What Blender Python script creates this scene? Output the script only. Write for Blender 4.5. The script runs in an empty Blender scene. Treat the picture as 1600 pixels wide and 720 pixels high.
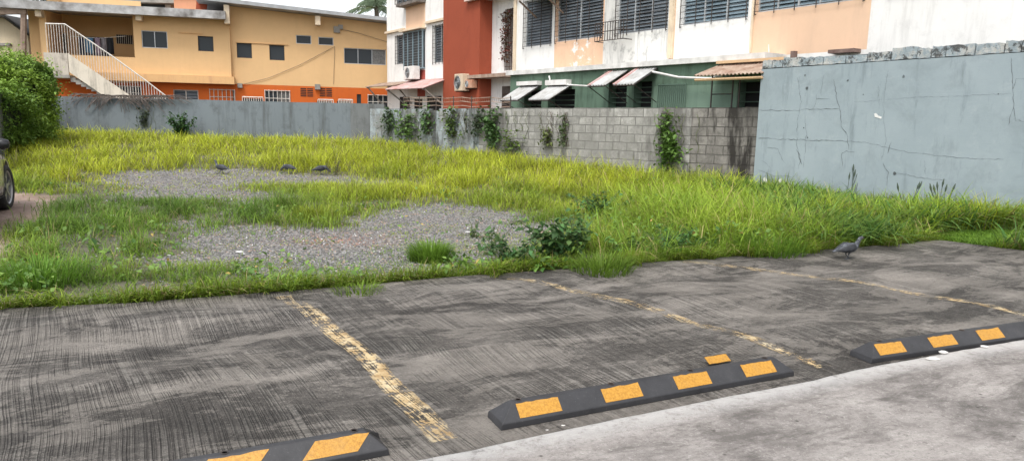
import bpy, math, random
import numpy as np
from mathutils import Vector, Matrix
random.seed(7); rng = np.random.default_rng(7)
sc = bpy.context.scene; COL = sc.collection
R = math.radians
# ------------------------------------------------------------------ camera
F, PITCH, ROLL, H = 1100.0, R(9.3), R(1.2), 1.5
FWD = np.array([0, math.cos(PITCH), -math.sin(PITCH)])
_r0 = np.array([1.0, 0, 0]); _u0 = np.cross(_r0, FWD)
RT = math.cos(ROLL)*_r0 + math.sin(ROLL)*_u0
UP = -math.sin(ROLL)*_r0 + math.cos(ROLL)*_u0
EYE = np.array([0, 0, H])
cam_d = bpy.data.cameras.new('camera'); cam = bpy.data.objects.new('camera', cam_d); COL.objects.link(cam)
cam_d.sensor_width = 36; cam_d.lens = 36*F/1600; cam_d.clip_start = 0.05; cam_d.clip_end = 2000
cam.matrix_world = Matrix(((RT[0], UP[0], -FWD[0], 0), (RT[1], UP[1], -FWD[1], 0), (RT[2], UP[2], -FWD[2], H), (0, 0, 0, 1)))
sc.camera = cam
def ray(px, py): return FWD + RT*(px-800)/F - UP*(py-360)/F
def onz(px, py, z=0.0):
    d = ray(px, py); return EYE + d*((z-H)/d[2])
def ony(px, py, Y):
    d = ray(px, py); return EYE + d*(Y/d[1])
def smooth(t):
    t = np.clip(t, 0, 1); return t*t*(3-2*t)
# ------------------------------------------------------------------ value noise (numpy)
_tab = rng.random((256, 256))
def vnoise(x, y):
    x = np.asarray(x, float); y = np.asarray(y, float)
    xi = np.floor(x).astype(int); yi = np.floor(y).astype(int); fx = x-xi; fy = y-yi
    fx = fx*fx*(3-2*fx); fy = fy*fy*(3-2*fy)
    a = _tab[xi % 256, yi % 256]; b = _tab[(xi+1) % 256, yi % 256]; c = _tab[xi % 256, (yi+1) % 256]; d = _tab[(xi+1) % 256, (yi+1) % 256]
    return (a*(1-fx)+b*fx)*(1-fy)+(c*(1-fx)+d*fx)*fy
def fbm(x, y, o=4):
    s = 0; a = .5
    for k in range(o): s = s+a*vnoise(x*2**k+17*k, y*2**k+31*k); a *= .5
    return s/(1-.5**o)
# ------------------------------------------------------------------ ground functions
SA = R(25.4); SX = np.array([math.cos(SA), math.sin(SA)]); TX = np.array([-math.sin(SA), math.cos(SA)])
K0 = onz(650, 720)[:2]
def to_st(x, y): dx = x-K0[0]; dy = y-K0[1]; return dx*SX[0]+dy*SX[1], dx*TX[0]+dy*TX[1]
def from_st(s, t): return K0[0]+s*SX[0]+t*TX[0], K0[1]+s*SX[1]+t*TX[1]
_e = [onz(*p)[:2] for p in ((0, 479), (200, 470), (400, 456), (700, 431), (1000, 409), (1300, 388), (1460, 374), (1600, 391))]
_es = [to_st(*p) for p in _e]
def t_edge(s):
    xs = [-30]+[e[0] for e in _es[:-1]]+[_es[-1][0], _es[-1][0]+1.2, _es[-1][0]+14]
    ys = [_es[0][1]+.3]+[e[1] for e in _es[:-1]]+[_es[-1][1], 1.3, .6]
    return np.interp(s, xs, ys)
def on_pave(x, y, m=0.0):
    s, t = to_st(x, y); return t < t_edge(s)+m
def pz(x, y):
    s, t = to_st(x, y)
    w = 1.1*vnoise(s*.55+3, 2.0)+.5*vnoise(s*1.7, 9.0)
    h = .012*np.sin((t+w)*2*math.pi/1.15)+.02*(fbm(s*.9+5, t*1.3+2, 3)-.5)
    h = h+.008*(fbm(s*5, t*7, 3)-.5)
    e = smooth((t_edge(s)-t)/.35)
    return h*smooth((t-.25)/.6)*e+.004
def gz(x, y):
    x = np.asarray(x, float); y = np.asarray(y, float)
    z = .45*smooth((y-13)/9.5)+.05*(fbm(x*.5+40, y*.5+40, 3)-.5)*smooth((y-5)/4)-.015
    s, t = to_st(x, y); z = z-.035*smooth(1-np.abs(t-t_edge(s))/.5)
    return z
# ------------------------------------------------------------------ node helpers
MATS = {}
def new_mat(name):
    m = bpy.data.materials.new(name); m.use_nodes = True; nt = m.node_tree
    b = nt.nodes['Principled BSDF']; return m, nt, b
def N(nt, t, **kw):
    n = nt.nodes.new(t)
    for k, v in kw.items():
        if k.startswith('i_'):
            key = k[2:]; key = int(key) if key.isdigit() else key.replace('_', ' ')
            n.inputs[key].default_value = v
        else: setattr(n, k, v)
    return n
def ramp(nt, src, stops):
    r = nt.nodes.new('ShaderNodeValToRGB'); cr = r.color_ramp
    while len(cr.elements) < len(stops): cr.elements.new(.5)
    for e, (p, c) in zip(cr.elements, stops):
        e.position = p; e.color = (c, c, c, 1) if isinstance(c, (int, float)) else (*c, 1)
    nt.links.new(src, r.inputs[0]); return r.outputs[0]
def mixc(nt, fac, a, b, mode='MIX'):
    m = N(nt, 'ShaderNodeMix', data_type='RGBA', blend_type=mode)
    for i, v in ((0, fac), (6, a), (7, b)):
        if isinstance(v, (int, float)): m.inputs[i].default_value = v
        elif isinstance(v, tuple): m.inputs[i].default_value = (*v, 1)
        else: nt.links.new(v, m.inputs[i])
    return m.outputs[2]
def math_(nt, op, a, b=None, c=None):
    m = N(nt, 'ShaderNodeMath', operation=op)
    for i, v in enumerate((a, b, c)):
        if v is None: continue
        if isinstance(v, (int, float)): m.inputs[i].default_value = v
        else: nt.links.new(v, m.inputs[i])
    return m.outputs[0]
def pos(nt, scale=(1, 1, 1), rot=(0, 0, 0), loc=(0, 0, 0), src=None):
    if src is None: src = N(nt, 'ShaderNodeNewGeometry').outputs['Position']
    mp = N(nt, 'ShaderNodeMapping'); mp.inputs['Scale'].default_value = scale; mp.inputs['Rotation'].default_value = rot; mp.inputs['Location'].default_value = loc
    nt.links.new(src, mp.inputs[0]); return mp.outputs[0]
def noise(nt, vec, scale, detail=5, rough=.6, dist=0.0):
    n = N(nt, 'ShaderNodeTexNoise'); n.inputs['Scale'].default_value = scale; n.inputs['Detail'].default_value = detail
    n.inputs['Roughness'].default_value = rough; n.inputs['Distortion'].default_value = dist
    nt.links.new(vec, n.inputs['Vector']); return n.outputs['Fac']
def bump(nt, b, h, strength, dist=.01):
    bp = N(nt, 'ShaderNodeBump'); bp.inputs['Strength'].default_value = strength; bp.inputs['Distance'].default_value = dist
    nt.links.new(h, bp.inputs['Height']); nt.links.new(bp.outputs[0], b.inputs['Normal'])
def simple(name, c1, c2=None, scale=6.0, rough=.7, bmp=.15, metal=0.0, spec=None, detail=5):
    if name in MATS: return MATS[name]
    m, nt, b = new_mat(name); c2 = c2 or tuple(v*.8 for v in c1)
    p = pos(nt); n = noise(nt, p, scale, detail)
    nt.links.new(ramp(nt, n, [(.32, c2), (.68, c1)]), b.inputs['Base Color'])
    b.inputs['Roughness'].default_value = rough; b.inputs['Metallic'].default_value = metal
    if spec is not None: b.inputs['Specular IOR Level'].default_value = spec
    if bmp: bump(nt, b, noise(nt, p, scale*7, 4), bmp, .004)
    MATS[name] = m; return m
def plaster(name, base, dirt, amount=.5, streak=.5, patch=None, patch_amt=.6):
    """painted render: blotches, vertical streaks of grime, optional patches where paint has come off"""
    if name in MATS: return MATS[name]
    m, nt, b = new_mat(name); p = pos(nt)
    c = mixc(nt, ramp(nt, noise(nt, p, .9, 6, .65), [(.35, 0.0), (.75, 1.0)]), base, tuple(v*.9 for v in base))
    st = noise(nt, pos(nt, (2.6, 2.6, .28)), 1.6, 7, .7)
    c = mixc(nt, math_(nt, 'MULTIPLY', ramp(nt, st, [(.50, 0.0), (.72, 1.0)]), streak), c, dirt)
    bl = noise(nt, p, 2.3, 8, .75)
    c = mixc(nt, math_(nt, 'MULTIPLY', ramp(nt, bl, [(.52, 0.0), (.70, 1.0)]), amount), c, dirt)
    if patch:
        pn = noise(nt, pos(nt, loc=(7, 3, 5)), 1.2, 9, .7)
        c = mixc(nt, ramp(nt, pn, [(patch_amt, 0.0), (patch_amt+.015, 1.0)]), c, patch)
    nt.links.new(c, b.inputs['Base Color']); b.inputs['Roughness'].default_value = .85; b.inputs['Specular IOR Level'].default_value = .2
    bump(nt, b, noise(nt, p, 25, 6, .7), .25, .01)
    MATS[name] = m; return m
def foliage_mat(name, rough=.55, trans=.25):
    if name in MATS: return MATS[name]
    m, nt, b = new_mat(name)
    at = N(nt, 'ShaderNodeAttribute', attribute_name='col')
    nt.links.new(at.outputs['Color'], b.inputs['Base Color']); b.inputs['Roughness'].default_value = rough; b.inputs['Specular IOR Level'].default_value = .3
    tr = N(nt, 'ShaderNodeBsdfTranslucent'); nt.links.new(at.outputs['Color'], tr.inputs[0])
    mx = N(nt, 'ShaderNodeMixShader'); mx.inputs[0].default_value = trans
    nt.links.new(b.outputs[0], mx.inputs[1]); nt.links.new(tr.outputs[0], mx.inputs[2])
    nt.links.new(mx.outputs[0], nt.nodes['Material Output'].inputs[0]); MATS[name] = m; return m
# ------------------------------------------------------------------ object helpers
def tag(o, label=None, cat=None, group=None, kind=None):
    if label: o['label'] = label
    if cat: o['category'] = cat
    if group: o['group'] = group
    if kind: o['kind'] = kind
    return o
def empty(name, loc, label=None, cat=None, group=None):
    o = bpy.data.objects.new(name, None); COL.objects.link(o); o.location = loc; o.empty_display_size = .2
    return tag(o, label, cat, group)
def wloc(o):
    v = Vector((0, 0, 0))
    while o is not None: v = v+o.location; o = o.parent
    return v
class MB:
    def __init__(s): s.v = []; s.f = []; s.m = []; s.uv = []; s.sm = []; s.mi = 0; s.smooth = False
    def add(s, vs, fs, uvs=None):
        o = len(s.v); s.v += [tuple(map(float, p)) for p in vs]
        for f in fs:
            s.f.append(tuple(o+i for i in f)); s.m.append(s.mi); s.sm.append(s.smooth)
        s.uv += list(uvs) if uvs else [(0.0, 0.0)]*len(vs)
    def quad(s, a, b, c, d, uvs=None): s.add([a, b, c, d], [(0, 1, 2, 3)], uvs)
    def obox(s, o, ax, ay, az):
        """box from corner o along three edge vectors"""
        o, ax, ay, az = (np.array(q, float) for q in (o, ax, ay, az))
        if np.dot(np.cross(ax, ay), az) < 0: ax, ay = ay, ax
        P = [o, o+ax, o+ax+ay, o+ay]; P += [q+az for q in P]
        s.add(P, [(0, 3, 2, 1), (4, 5, 6, 7), (0, 1, 5, 4), (1, 2, 6, 5), (2, 3, 7, 6), (3, 0, 4, 7)])
    def box(s, x0, y0, z0, x1, y1, z1): s.obox((x0, y0, z0), (x1-x0, 0, 0), (0, y1-y0, 0), (0, 0, z1-z0))
    def tube(s, pts, r, n=6, cap=True):
        pts = [np.array(p, float) for p in pts]; rs = r if hasattr(r, '__len__') else [r]*len(pts)
        vs = []; 
        for i, p in enumerate(pts):
            a = pts[max(0, i-1)]; b = pts[min(len(pts)-1, i+1)]; t = b-a; t = t/(np.linalg.norm(t)+1e-9)
            h = np.array([0, 0, 1.0]) if abs(t[2]) < .9 else np.array([1.0, 0, 0])
            u = np.cross(t, h); u /= np.linalg.norm(u); w = np.cross(u, t)
            for k in range(n):
                an = 2*math.pi*k/n; vs.append(p+(u*math.cos(an)+w*math.sin(an))*rs[i])
        fs = []
        for i in range(len(pts)-1):
            for k in range(n):
                a = i*n+k; b = i*n+(k+1) % n; fs.append((a, a+n, b+n, b))
        if cap: fs.append(tuple(range(n))); fs.append(tuple(range(len(vs)-1, len(vs)-n-1, -1)))
        s.add(vs, fs)
    def loft(s, rings, cap=True):
        n = len(rings[0]); vs = [p for r in rings for p in r]; fs = []
        for i in range(len(rings)-1):
            for k in range(n):
                a = i*n+k; b = i*n+(k+1) % n; fs.append((a, b, b+n, a+n))
        if cap: fs.append(tuple(range(n-1, -1, -1))); fs.append(tuple(range(len(vs)-n, len(vs))))
        s.add(vs, fs)
    def build(s, name, mats, parent=None, loc=None):
        if not isinstance(mats, (list, tuple)): mats = [mats]
        me = bpy.data.meshes.new(name)
        base = wloc(parent) if parent else Vector(loc or (0, 0, 0))
        vs = [(p[0]-base.x, p[1]-base.y, p[2]-base.z) for p in s.v]
        me.from_pydata(vs, [], s.f); 
        for m in mats: me.materials.append(m)
        me.polygons.foreach_set('material_index', s.m); me.polygons.foreach_set('use_smooth', s.sm)
        uvl = me.uv_layers.new(name='UVMap'); li = np.empty(len(me.loops), np.int32); me.loops.foreach_get('vertex_index', li)
        uvl.data.foreach_set('uv', np.array(s.uv, np.float32)[li].ravel())
        me.update(); o = bpy.data.objects.new(name, me); COL.objects.link(o)
        if parent: o.parent = parent
        else: o.location = base
        return o
def big_mesh(name, V, faces_flat, loop_tot, mat, cols=None, parent=None, smooth_=False, base=None):
    """fast mesh from numpy arrays, per-vertex colour attribute 'col'"""
    me = bpy.data.meshes.new(name); b = wloc(parent) if parent else Vector(base or (0, 0, 0))
    V = np.asarray(V, np.float32)-np.array([b.x, b.y, b.z], np.float32)
    me.vertices.add(len(V)); me.vertices.foreach_set('co', V.ravel())
    me.loops.add(len(faces_flat)); me.loops.foreach_set('vertex_index', faces_flat.astype(np.int32))
    nf = len(loop_tot); me.polygons.add(nf); st = np.concatenate([[0], np.cumsum(loop_tot)[:-1]]).astype(np.int32)
    me.polygons.foreach_set('loop_start', st)
    me.materials.append(mat); me.update(calc_edges=True); me.validate()
    me.polygons.foreach_set('use_smooth', np.full(len(me.polygons), smooth_))
    if cols is not None:
        at = me.color_attributes.new(name='col', type='FLOAT_COLOR', domain='POINT')
        at.data.foreach_set('color', np.concatenate([cols, np.ones((len(cols), 1))], 1).astype(np.float32).ravel())
    o = bpy.data.objects.new(name, me); COL.objects.link(o)
    if parent: o.parent = parent
    else: o.location = b
    return o
class Plane:
    """a vertical facade plane: u along it, z up, off = out towards the lot"""
    def __init__(s, a, b):
        s.o = np.array([a[0], a[1], 0.0]); d = np.array([b[0]-a[0], b[1]-a[1], 0.0]); s.L = np.linalg.norm(d); s.U = d/s.L
        s.n = np.array([s.U[1], -s.U[0], 0.0])
        if np.dot(s.n, EYE-s.o) < 0: s.n = -s.n
    def uz(s, px, py, off=0.0):
        d = ray(px, py); o = s.o+s.n*off; t = np.dot(o-EYE, s.n)/np.dot(d, s.n); p = EYE+d*t
        return float(np.dot(p-s.o, s.U)), float(p[2])
    def P(s, u, z, off=0.0): return s.o+s.U*u+s.n*off+np.array([0, 0, z])
    def rect(s, x0, y0, x1, y1, off=0.0):
        xm = (x0+x1)/2; ym = (y0+y1)/2
        return s.uz(x0, ym, off)[0], s.uz(xm, y1, off)[1], s.uz(x1, ym, off)[0], s.uz(xm, y0, off)[1]
    def box(s, mb, u0, z0, u1, z1, f0, f1):
        mb.obox(s.P(u0, z0, f0), s.U*(u1-u0), s.n*(f1-f0), (0, 0, z1-z0))
    def wall(s, mb, u0, u1, z0, z1, holes, depth=.18, off=0.0, matfn=None, cuts=(), zcuts=()):
        us = sorted({u0, u1, *[h[0] for h in holes], *[h[2] for h in holes], *[c for c in cuts if u0 < c < u1]}); us = [u for u in us if u0 <= u <= u1]
        zs = sorted({z0, z1, *[h[1] for h in holes], *[h[3] for h in holes], *[c for c in zcuts if z0 < c < z1]}); zs = [z for z in zs if z0 <= z <= z1]
        for i in range(len(us)-1):
            for j in range(len(zs)-1):
                uc = (us[i]+us[i+1])/2; zc = (zs[j]+zs[j+1])/2
                if any(h[0] < uc < h[2] and h[1] < zc < h[3] for h in holes): continue
                if matfn: mb.mi = matfn(uc, zc)
                q = [(us[i], zs[j]), (us[i+1], zs[j]), (us[i+1], zs[j+1]), (us[i], zs[j+1])]
                mb.quad(*[s.P(a, b, off) for a, b in q], uvs=q)
        for h in holes:
            uc = (h[0]+h[2])/2
            if matfn: mb.mi = matfn(uc, h[1]-.05)
            a, b, c, d = h
            mb.quad(s.P(a, b, off), s.P(c, b, off), s.P(c, b, off-depth), s.P(a, b, off-depth))
            mb.quad(s.P(a, d, off), s.P(c, d, off), s.P(c, d, off-depth), s.P(a, d, off-depth))
            mb.quad(s.P(a, b, off), s.P(a, d, off), s.P(a, d, off-depth), s.P(a, b, off-depth))
            mb.quad(s.P(c, b, off), s.P(c, d, off), s.P(c, d, off-depth), s.P(c, b, off-depth))
        # sides and core
        if matfn: mb.mi = matfn(u0+.01, z1)
        mb.mi = mb.mi
# ------------------------------------------------------------------ common materials
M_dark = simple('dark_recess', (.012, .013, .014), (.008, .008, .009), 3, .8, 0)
M_glass, _nt, _b = new_mat('window_glass'); _b.inputs['Base Color'].default_value = (.035, .042, .048, 1); _b.inputs['Roughness'].default_value = .35; _b.inputs['Specular IOR Level'].default_value = .25
M_bar = simple('black_iron', (.03, .028, .027), (.06, .04, .03), 12, .6, .1)
M_whitebar = simple('white_iron', (.7, .68, .64), (.5, .46, .4), 9, .55, .1)
M_whitepaint = simple('white_trim', (.74, .73, .7), (.55, .53, .5), 4, .6, .1)
M_slat = simple('louvre_slat', (.15, .175, .195), (.085, .10, .115), 2.2, .35, 0)
M_slat_light = simple('louvre_slat_blue', (.2, .27, .31), (.12, .16, .19), 2.2, .3, 0)
M_alu = simple('aluminium', (.5, .52, .53), (.38, .4, .41), 5, .4, 0, .4)
M_zinc = simple('zinc_sheet', (.50, .51, .51), (.30, .29, .27), 3, .6, .05, .1)
M_pinksheet = simple('faded_pink_sheet', (.55, .42, .4), (.4, .2, .17), 2.5, .6, .05)
M_redsheet = simple('faded_red_sheet', (.35, .07, .055), (.45, .25, .22), 2.5, .55, .05)
M_rustsheet = simple('rusty_sheet', (.42, .33, .26), (.22, .13, .09), 3.5, .7, .1)
M_timber = simple('old_timber', (.3, .22, .17), (.16, .11, .08), 5, .8, .2)
M_conc = simple('old_concrete', (.36, .34, .31), (.2, .19, .17), 3, .85, .3)
M_cream = simple('cream_beam', (.7, .58, .42), (.55, .45, .33), 4, .8, .1)

# ================================================================== SETTING
# ---- ground
def axis(bands):
    out = []
    for a, b, st in bands: out += list(np.arange(a, b, st))
    out.append(bands[-1][1]); return np.array(out)
gx = axis([(-900, -60, 120), (-60, -24, 6), (-24, 18, .25), (18, 60, 6), (60, 900, 120)])
gy = axis([(-300, -12, 48), (-12, 2, 2), (2, 27, .25), (27, 60, 3), (60, 1200, 120)])
GX, GY = np.meshgrid(gx, gy); GZ = gz(GX, GY)
GZ = np.where(on_pave(GX, GY, -.02), -.12, GZ)
def poly_world(pts, z=.08): return [tuple(onz(px, py, z)[:2]) for px, py in pts]
def ground_poly(pts):
    out = []
    for px, py in pts:
        z = 0.0
        for _ in range(6):
            p = onz(px, py, z); z = float(gz(p[0], p[1]))
        out.append((p[0], p[1]))
    return out
def inside(poly, x, y):
    x = np.asarray(x, float); y = np.asarray(y, float); r = np.zeros(x.shape, bool); n = len(poly)
    for i in range(n):
        x1, y1 = poly[i]; x2, y2 = poly[(i+1) % n]
        c = ((y1 > y) != (y2 > y)) & (x < (x2-x1)*(y-y1)/((y2-y1) if abs(y2-y1) > 1e-9 else 1e-9)+x1); r ^= c
    return r
GRAV = [ground_poly(p) for p in (
    [(170, 302), (175, 266), (250, 252), (330, 244), (420, 246), (510, 252), (590, 264), (630, 292), (570, 292), (520, 290), (420, 286), (380, 290), (370, 298), (470, 306), (400, 318), (300, 312), (220, 310)],
    [(250, 380), (280, 350), (340, 346), (380, 350), (430, 358), (520, 346), (590, 330), (640, 320), (730, 318), (800, 338), (880, 356), (880, 382), (800, 392), (760, 402), (700, 412), (680, 432), (600, 442), (520, 428), (450, 430), (380, 420), (300, 412)],
    [(985, 378), (1040, 366), (1080, 372), (1010, 392)])]
DIRT = [ground_poly(p) for p in ([(-220, 300), (-60, 296), (40, 302), (95, 306), (92, 322), (72, 340), (40, 352), (28, 372), (5, 400), (-20, 440), (-40, 470), (-400, 470)],
                                 [(-60, 462), (28, 470), (60, 484), (-60, 492)])]
def warp(x, y, a=.5):
    return x+a*(fbm(x*1.3+3, y*1.3+9, 4)-.5)*2, y+a*(fbm(x*1.3+50, y*1.3+70, 4)-.5)*2
def in_gravel(x, y):
    wx, wy = warp(x, y, .7); r = np.zeros(np.shape(x), bool)
    for p in GRAV: r |= inside(p, wx, wy)
    return r
def in_dirt(x, y):
    wx, wy = warp(x, y, .2); r = np.zeros(np.shape(x), bool)
    for p in DIRT: r |= inside(p, wx, wy)
    return r
gm = in_gravel(GX, GY).astype(float); dm = in_dirt(GX, GY).astype(float)
red = np.exp(-(((GX-onz(525, 374)[0])/.55)**2+((GY-onz(525, 374)[1])/.4)**2))*(fbm(GX*4, GY*4)+.2)
ny, nx = GX.shape
idx = np.arange(nx*ny).reshape(ny, nx)
Q = np.stack([idx[:-1, :-1], idx[:-1, 1:], idx[1:, 1:], idx[1:, :-1]], -1).reshape(-1, 4)
V = np.stack([GX, GY, GZ], -1).reshape(-1, 3)
cols = np.stack([gm, dm, red], -1).reshape(-1, 3)
m, nt, b = new_mat('lot_soil')
at = N(nt, 'ShaderNodeAttribute', attribute_name='col'); sp = N(nt, 'ShaderNodeSeparateColor'); nt.links.new(at.outputs['Color'], sp.inputs[0])
p = pos(nt)
vor = N(nt, 'ShaderNodeTexVoronoi'); vor.inputs['Scale'].default_value = 26; nt.links.new(p, vor.inputs['Vector'])
vs_ = N(nt, 'ShaderNodeSeparateColor'); nt.links.new(vor.outputs['Color'], vs_.inputs[0])
soil = ramp(nt, noise(nt, p, 3, 8, .7), [(.3, (.06, .058, .04)), (.7, (.16, .15, .115))])
grav = ramp(nt, vs_.outputs[0], [(0.0, (.09, .088, .085)), (.5, (.17, .165, .16)), (1.0, (.29, .28, .27))])
grav = mixc(nt, ramp(nt, noise(nt, p, 1.7, 6, .7), [(.45, 0.0), (.7, .7)]), grav, (.2, .17, .14))
dirt = ramp(nt, noise(nt, p, 1.4, 8, .7), [(.3, (.17, .12, .095)), (.5, (.26, .19, .155)), (.72, (.36, .29, .25))])
c = mixc(nt, sp.outputs[0], soil, grav); c = mixc(nt, sp.outputs[1], c, dirt); c = mixc(nt, math_(nt, 'MULTIPLY', sp.outputs[2], 1.0), c, (.33, .14, .09))
nt.links.new(c, b.inputs['Base Color']); b.inputs['Roughness'].default_value = .95; b.inputs['Specular IOR Level'].default_value = .15
bump(nt, b, math_(nt, 'ADD', vor.outputs['Distance'], noise(nt, p, 12, 6, .7)), .6, .02)
big_mesh('ground', V, Q.ravel(), np.full(len(Q), 4), m, cols, smooth_=True)['kind'] = 'structure'

# ---- pavement (grooved, slumped concrete)
ss = np.arange(-16, 13.01, .06); tt = np.linspace(0, 1, 90)
S, T_ = np.meshgrid(ss, tt)
TE = t_edge(S)+.05*(fbm(S*3, S*0+4, 4)-.5)
TT = -.35+(TE+.35)*T_
PX, PY = from_st(S, TT); PZ = pz(PX, PY)+.0
PZ = PZ-.03*smooth((T_-.985)/.015)
ny, nx = PX.shape; idx = np.arange(nx*ny).reshape(ny, nx)
V = np.stack([PX, PY, PZ], -1).reshape(-1, 3); Q = np.stack([idx[:-1, :-1], idx[:-1, 1:], idx[1:, 1:], idx[1:, :-1]], -1).reshape(-1, 4)
Vb = V.copy(); Vb[:, 2] = -.2
rim = idx[-1]; off = len(V)
V = np.concatenate([V, Vb[rim]]); k = np.arange(nx-1)
Q = np.concatenate([Q, np.stack([rim[:-1], rim[1:], off+k+1, off+k], -1)])
def groove(nt):
    """broom grooves along the bays: fine streaks warped by slow noise; returns groove field, coords"""
    geo = N(nt, 'ShaderNodeNewGeometry').outputs['Position']
    rot = pos(nt, rot=(0, 0, -SA), src=geo)      # x = along kerb, y = across
    w = noise(nt, pos(nt, (.33, .30, 1), src=rot), 1.0, 1, .3)
    w2 = noise(nt, pos(nt, (1, 1, 1), loc=(9, 4, 0), src=rot), 2.2, 4, .55)
    sx = N(nt, 'ShaderNodeSeparateXYZ'); nt.links.new(rot, sx.inputs[0])
    u = math_(nt, 'ADD', sx.outputs[0], math_(nt, 'MULTIPLY', w, .85)); u = math_(nt, 'ADD', u, math_(nt, 'MULTIPLY', w2, .02))
    u = math_(nt, 'ADD', u, math_(nt, 'MULTIPLY', sx.outputs[1], .11))
    cb = N(nt, 'ShaderNodeCombineXYZ'); nt.links.new(math_(nt, 'MULTIPLY', u, 112.0), cb.inputs[0]); nt.links.new(math_(nt, 'MULTIPLY', sx.outputs[1], .8), cb.inputs[1])
    g = noise(nt, cb.outputs[0], 1.0, 1, .5)
    return g, rot, geo
m, nt, b = new_mat('grooved_concrete')
g, rot, geo = groove(nt)
big = noise(nt, pos(nt, (.6, 1.25, 1), loc=(1.3, .4, 0), src=rot), 1.0, 12, .74, .4)
c = ramp(nt, big, [(.40, (.052, .049, .047)), (.46, (.09, .085, .08)), (.50, (.155, .147, .138)), (.53, (.12, .114, .108)), (.60, (.20, .19, .178)), (.64, (.31, .295, .275))])
st1 = noise(nt, pos(nt, (.42, .9, 1), loc=(7.1, 2.2, 0), src=rot), 1.35, 10, .72, .5)
mid = noise(nt, pos(nt, (.8, 2.2, 1), loc=(5, 8, 0), src=rot), 2.4, 8, .75, .8)
c = mixc(nt, .45, c, ramp(nt, mid, [(.38, (.045, .043, .041)), (.5, (.13, .124, .118)), (.62, (.34, .326, .308))]))
gm_ = ramp(nt, noise(nt, pos(nt, (.7, 1.2, 1), loc=(2, 1, 0), src=rot), 1.5, 6, .7, .8), [(.42, .10), (.50, 1.0)])
gr = ramp(nt, g, [(.36, 0.0), (.46, .8), (.54, 1.0)])
gfac = math_(nt, 'MULTIPLY', math_(nt, 'SUBTRACT', 1.0, gr), gm_)
c = mixc(nt, math_(nt, 'MULTIPLY', gfac, .54), c, (.034, .032, .030))
gl = math_(nt, 'MULTIPLY', ramp(nt, g, [(.56, 0.0), (.66, 1.0)]), gm_)
c = mixc(nt, math_(nt, 'MULTIPLY', gl, .22), c, (.42, .435, .41))
sp_ = noise(nt, geo, 55, 4, .8)
c = mixc(nt, ramp(nt, sp_, [(.56, 0.0), (.68, .6)]), c, (.40, .385, .365))
c = mixc(nt, ramp(nt, noise(nt, geo, 24, 7, .85), [(.34, .8), (.47, 0.0)]), c, (.035, .034, .033))
c = mixc(nt, ramp(nt, st1, [(.46, 0.0), (.51, .60), (.515, .38), (.60, .78)]), c, (.030, .028, .026))
lt = noise(nt, pos(nt, (.5, 1.1, 1), loc=(3.1, 9.2, 0), src=rot), 1.5, 10, .74, .5)
c = mixc(nt, ramp(nt, lt, [(.50, 0.0), (.505, .26), (.57, .48), (.70, .68)]), c, (.31, .295, .275))
c = mixc(nt, ramp(nt, lt, [(.490, 0.0), (.4965, .6), (.503, 0.0)]), c, (.03, .028, .026))
c = mixc(nt, ramp(nt, noise(nt, geo, 46, 10, .9), [(.40, .65), (.47, 0.0)]), c, (.028, .027, .026))
c = mixc(nt, ramp(nt, noise(nt, geo, 70, 8, .9), [(.55, 0.0), (.61, .5)]), c, (.36, .345, .325))
c = mixc(nt, 1.0, c, (.93, .89, .845), 'MULTIPLY')
nt.links.new(c, b.inputs['Base Color'])
b.inputs['Roughness'].default_value = .8; b.inputs['Specular IOR Level'].default_value = .3
hh = math_(nt, 'ADD', math_(nt, 'MULTIPLY', gfac, -1.0), math_(nt, 'MULTIPLY', noise(nt, geo, 40, 6, .75), .9))
hh = math_(nt, 'ADD', hh, math_(nt, 'MULTIPLY', mid, 1.6))
bump(nt, b, hh, 1.0, .014)
big_mesh('pavement', V, Q.ravel(), np.full(len(Q), 4), m, None, smooth_=True)['kind'] = 'structure'

# ---- worn paint lines lying on the pavement
def paint_mat(name, keep):
    m, nt, b = new_mat(name); g, rot, geo = groove(nt)
    n1 = noise(nt, geo, 5, 6, .75); n2 = noise(nt, geo, 38, 5, .8)
    v = math_(nt, 'ADD', math_(nt, 'MULTIPLY', n1, 1.0), math_(nt, 'MULTIPLY', n2, .8)); n3 = noise(nt, geo, 14, 5, .8); v = math_(nt, 'ADD', v, math_(nt, 'MULTIPLY', n3, .8)); v = math_(nt, 'ADD', v, math_(nt, 'MULTIPLY', g, .6))
    a = ramp(nt, math_(nt, 'MULTIPLY', v, .3125), [(keep, 0.0), (keep+.03, .88)])
    at = N(nt, 'ShaderNodeAttribute', attribute_name='col'); sp = N(nt, 'ShaderNodeSeparateColor'); nt.links.new(at.outputs['Color'], sp.inputs[0])
    a = math_(nt, 'MULTIPLY', a, sp.outputs[0])
    c = ramp(nt, noise(nt, geo, 9, 6, .7), [(.35, (.36, .24, .11)), (.5, (.52, .39, .21)), (.65, (.62, .53, .36))])
    nt.links.new(c, b.inputs['Base Color']); b.inputs['Roughness'].default_value = .8
    tr = N(nt, 'ShaderNodeBsdfTransparent'); mx = N(nt, 'ShaderNodeMixShader')
    nt.links.new(a, mx.inputs[0]); nt.links.new(tr.outputs[0], mx.inputs[1]); nt.links.new(b.outputs[0], mx.inputs[2])
    nt.links.new(mx.outputs[0], nt.nodes['Material Output'].inputs[0]); return m
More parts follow.
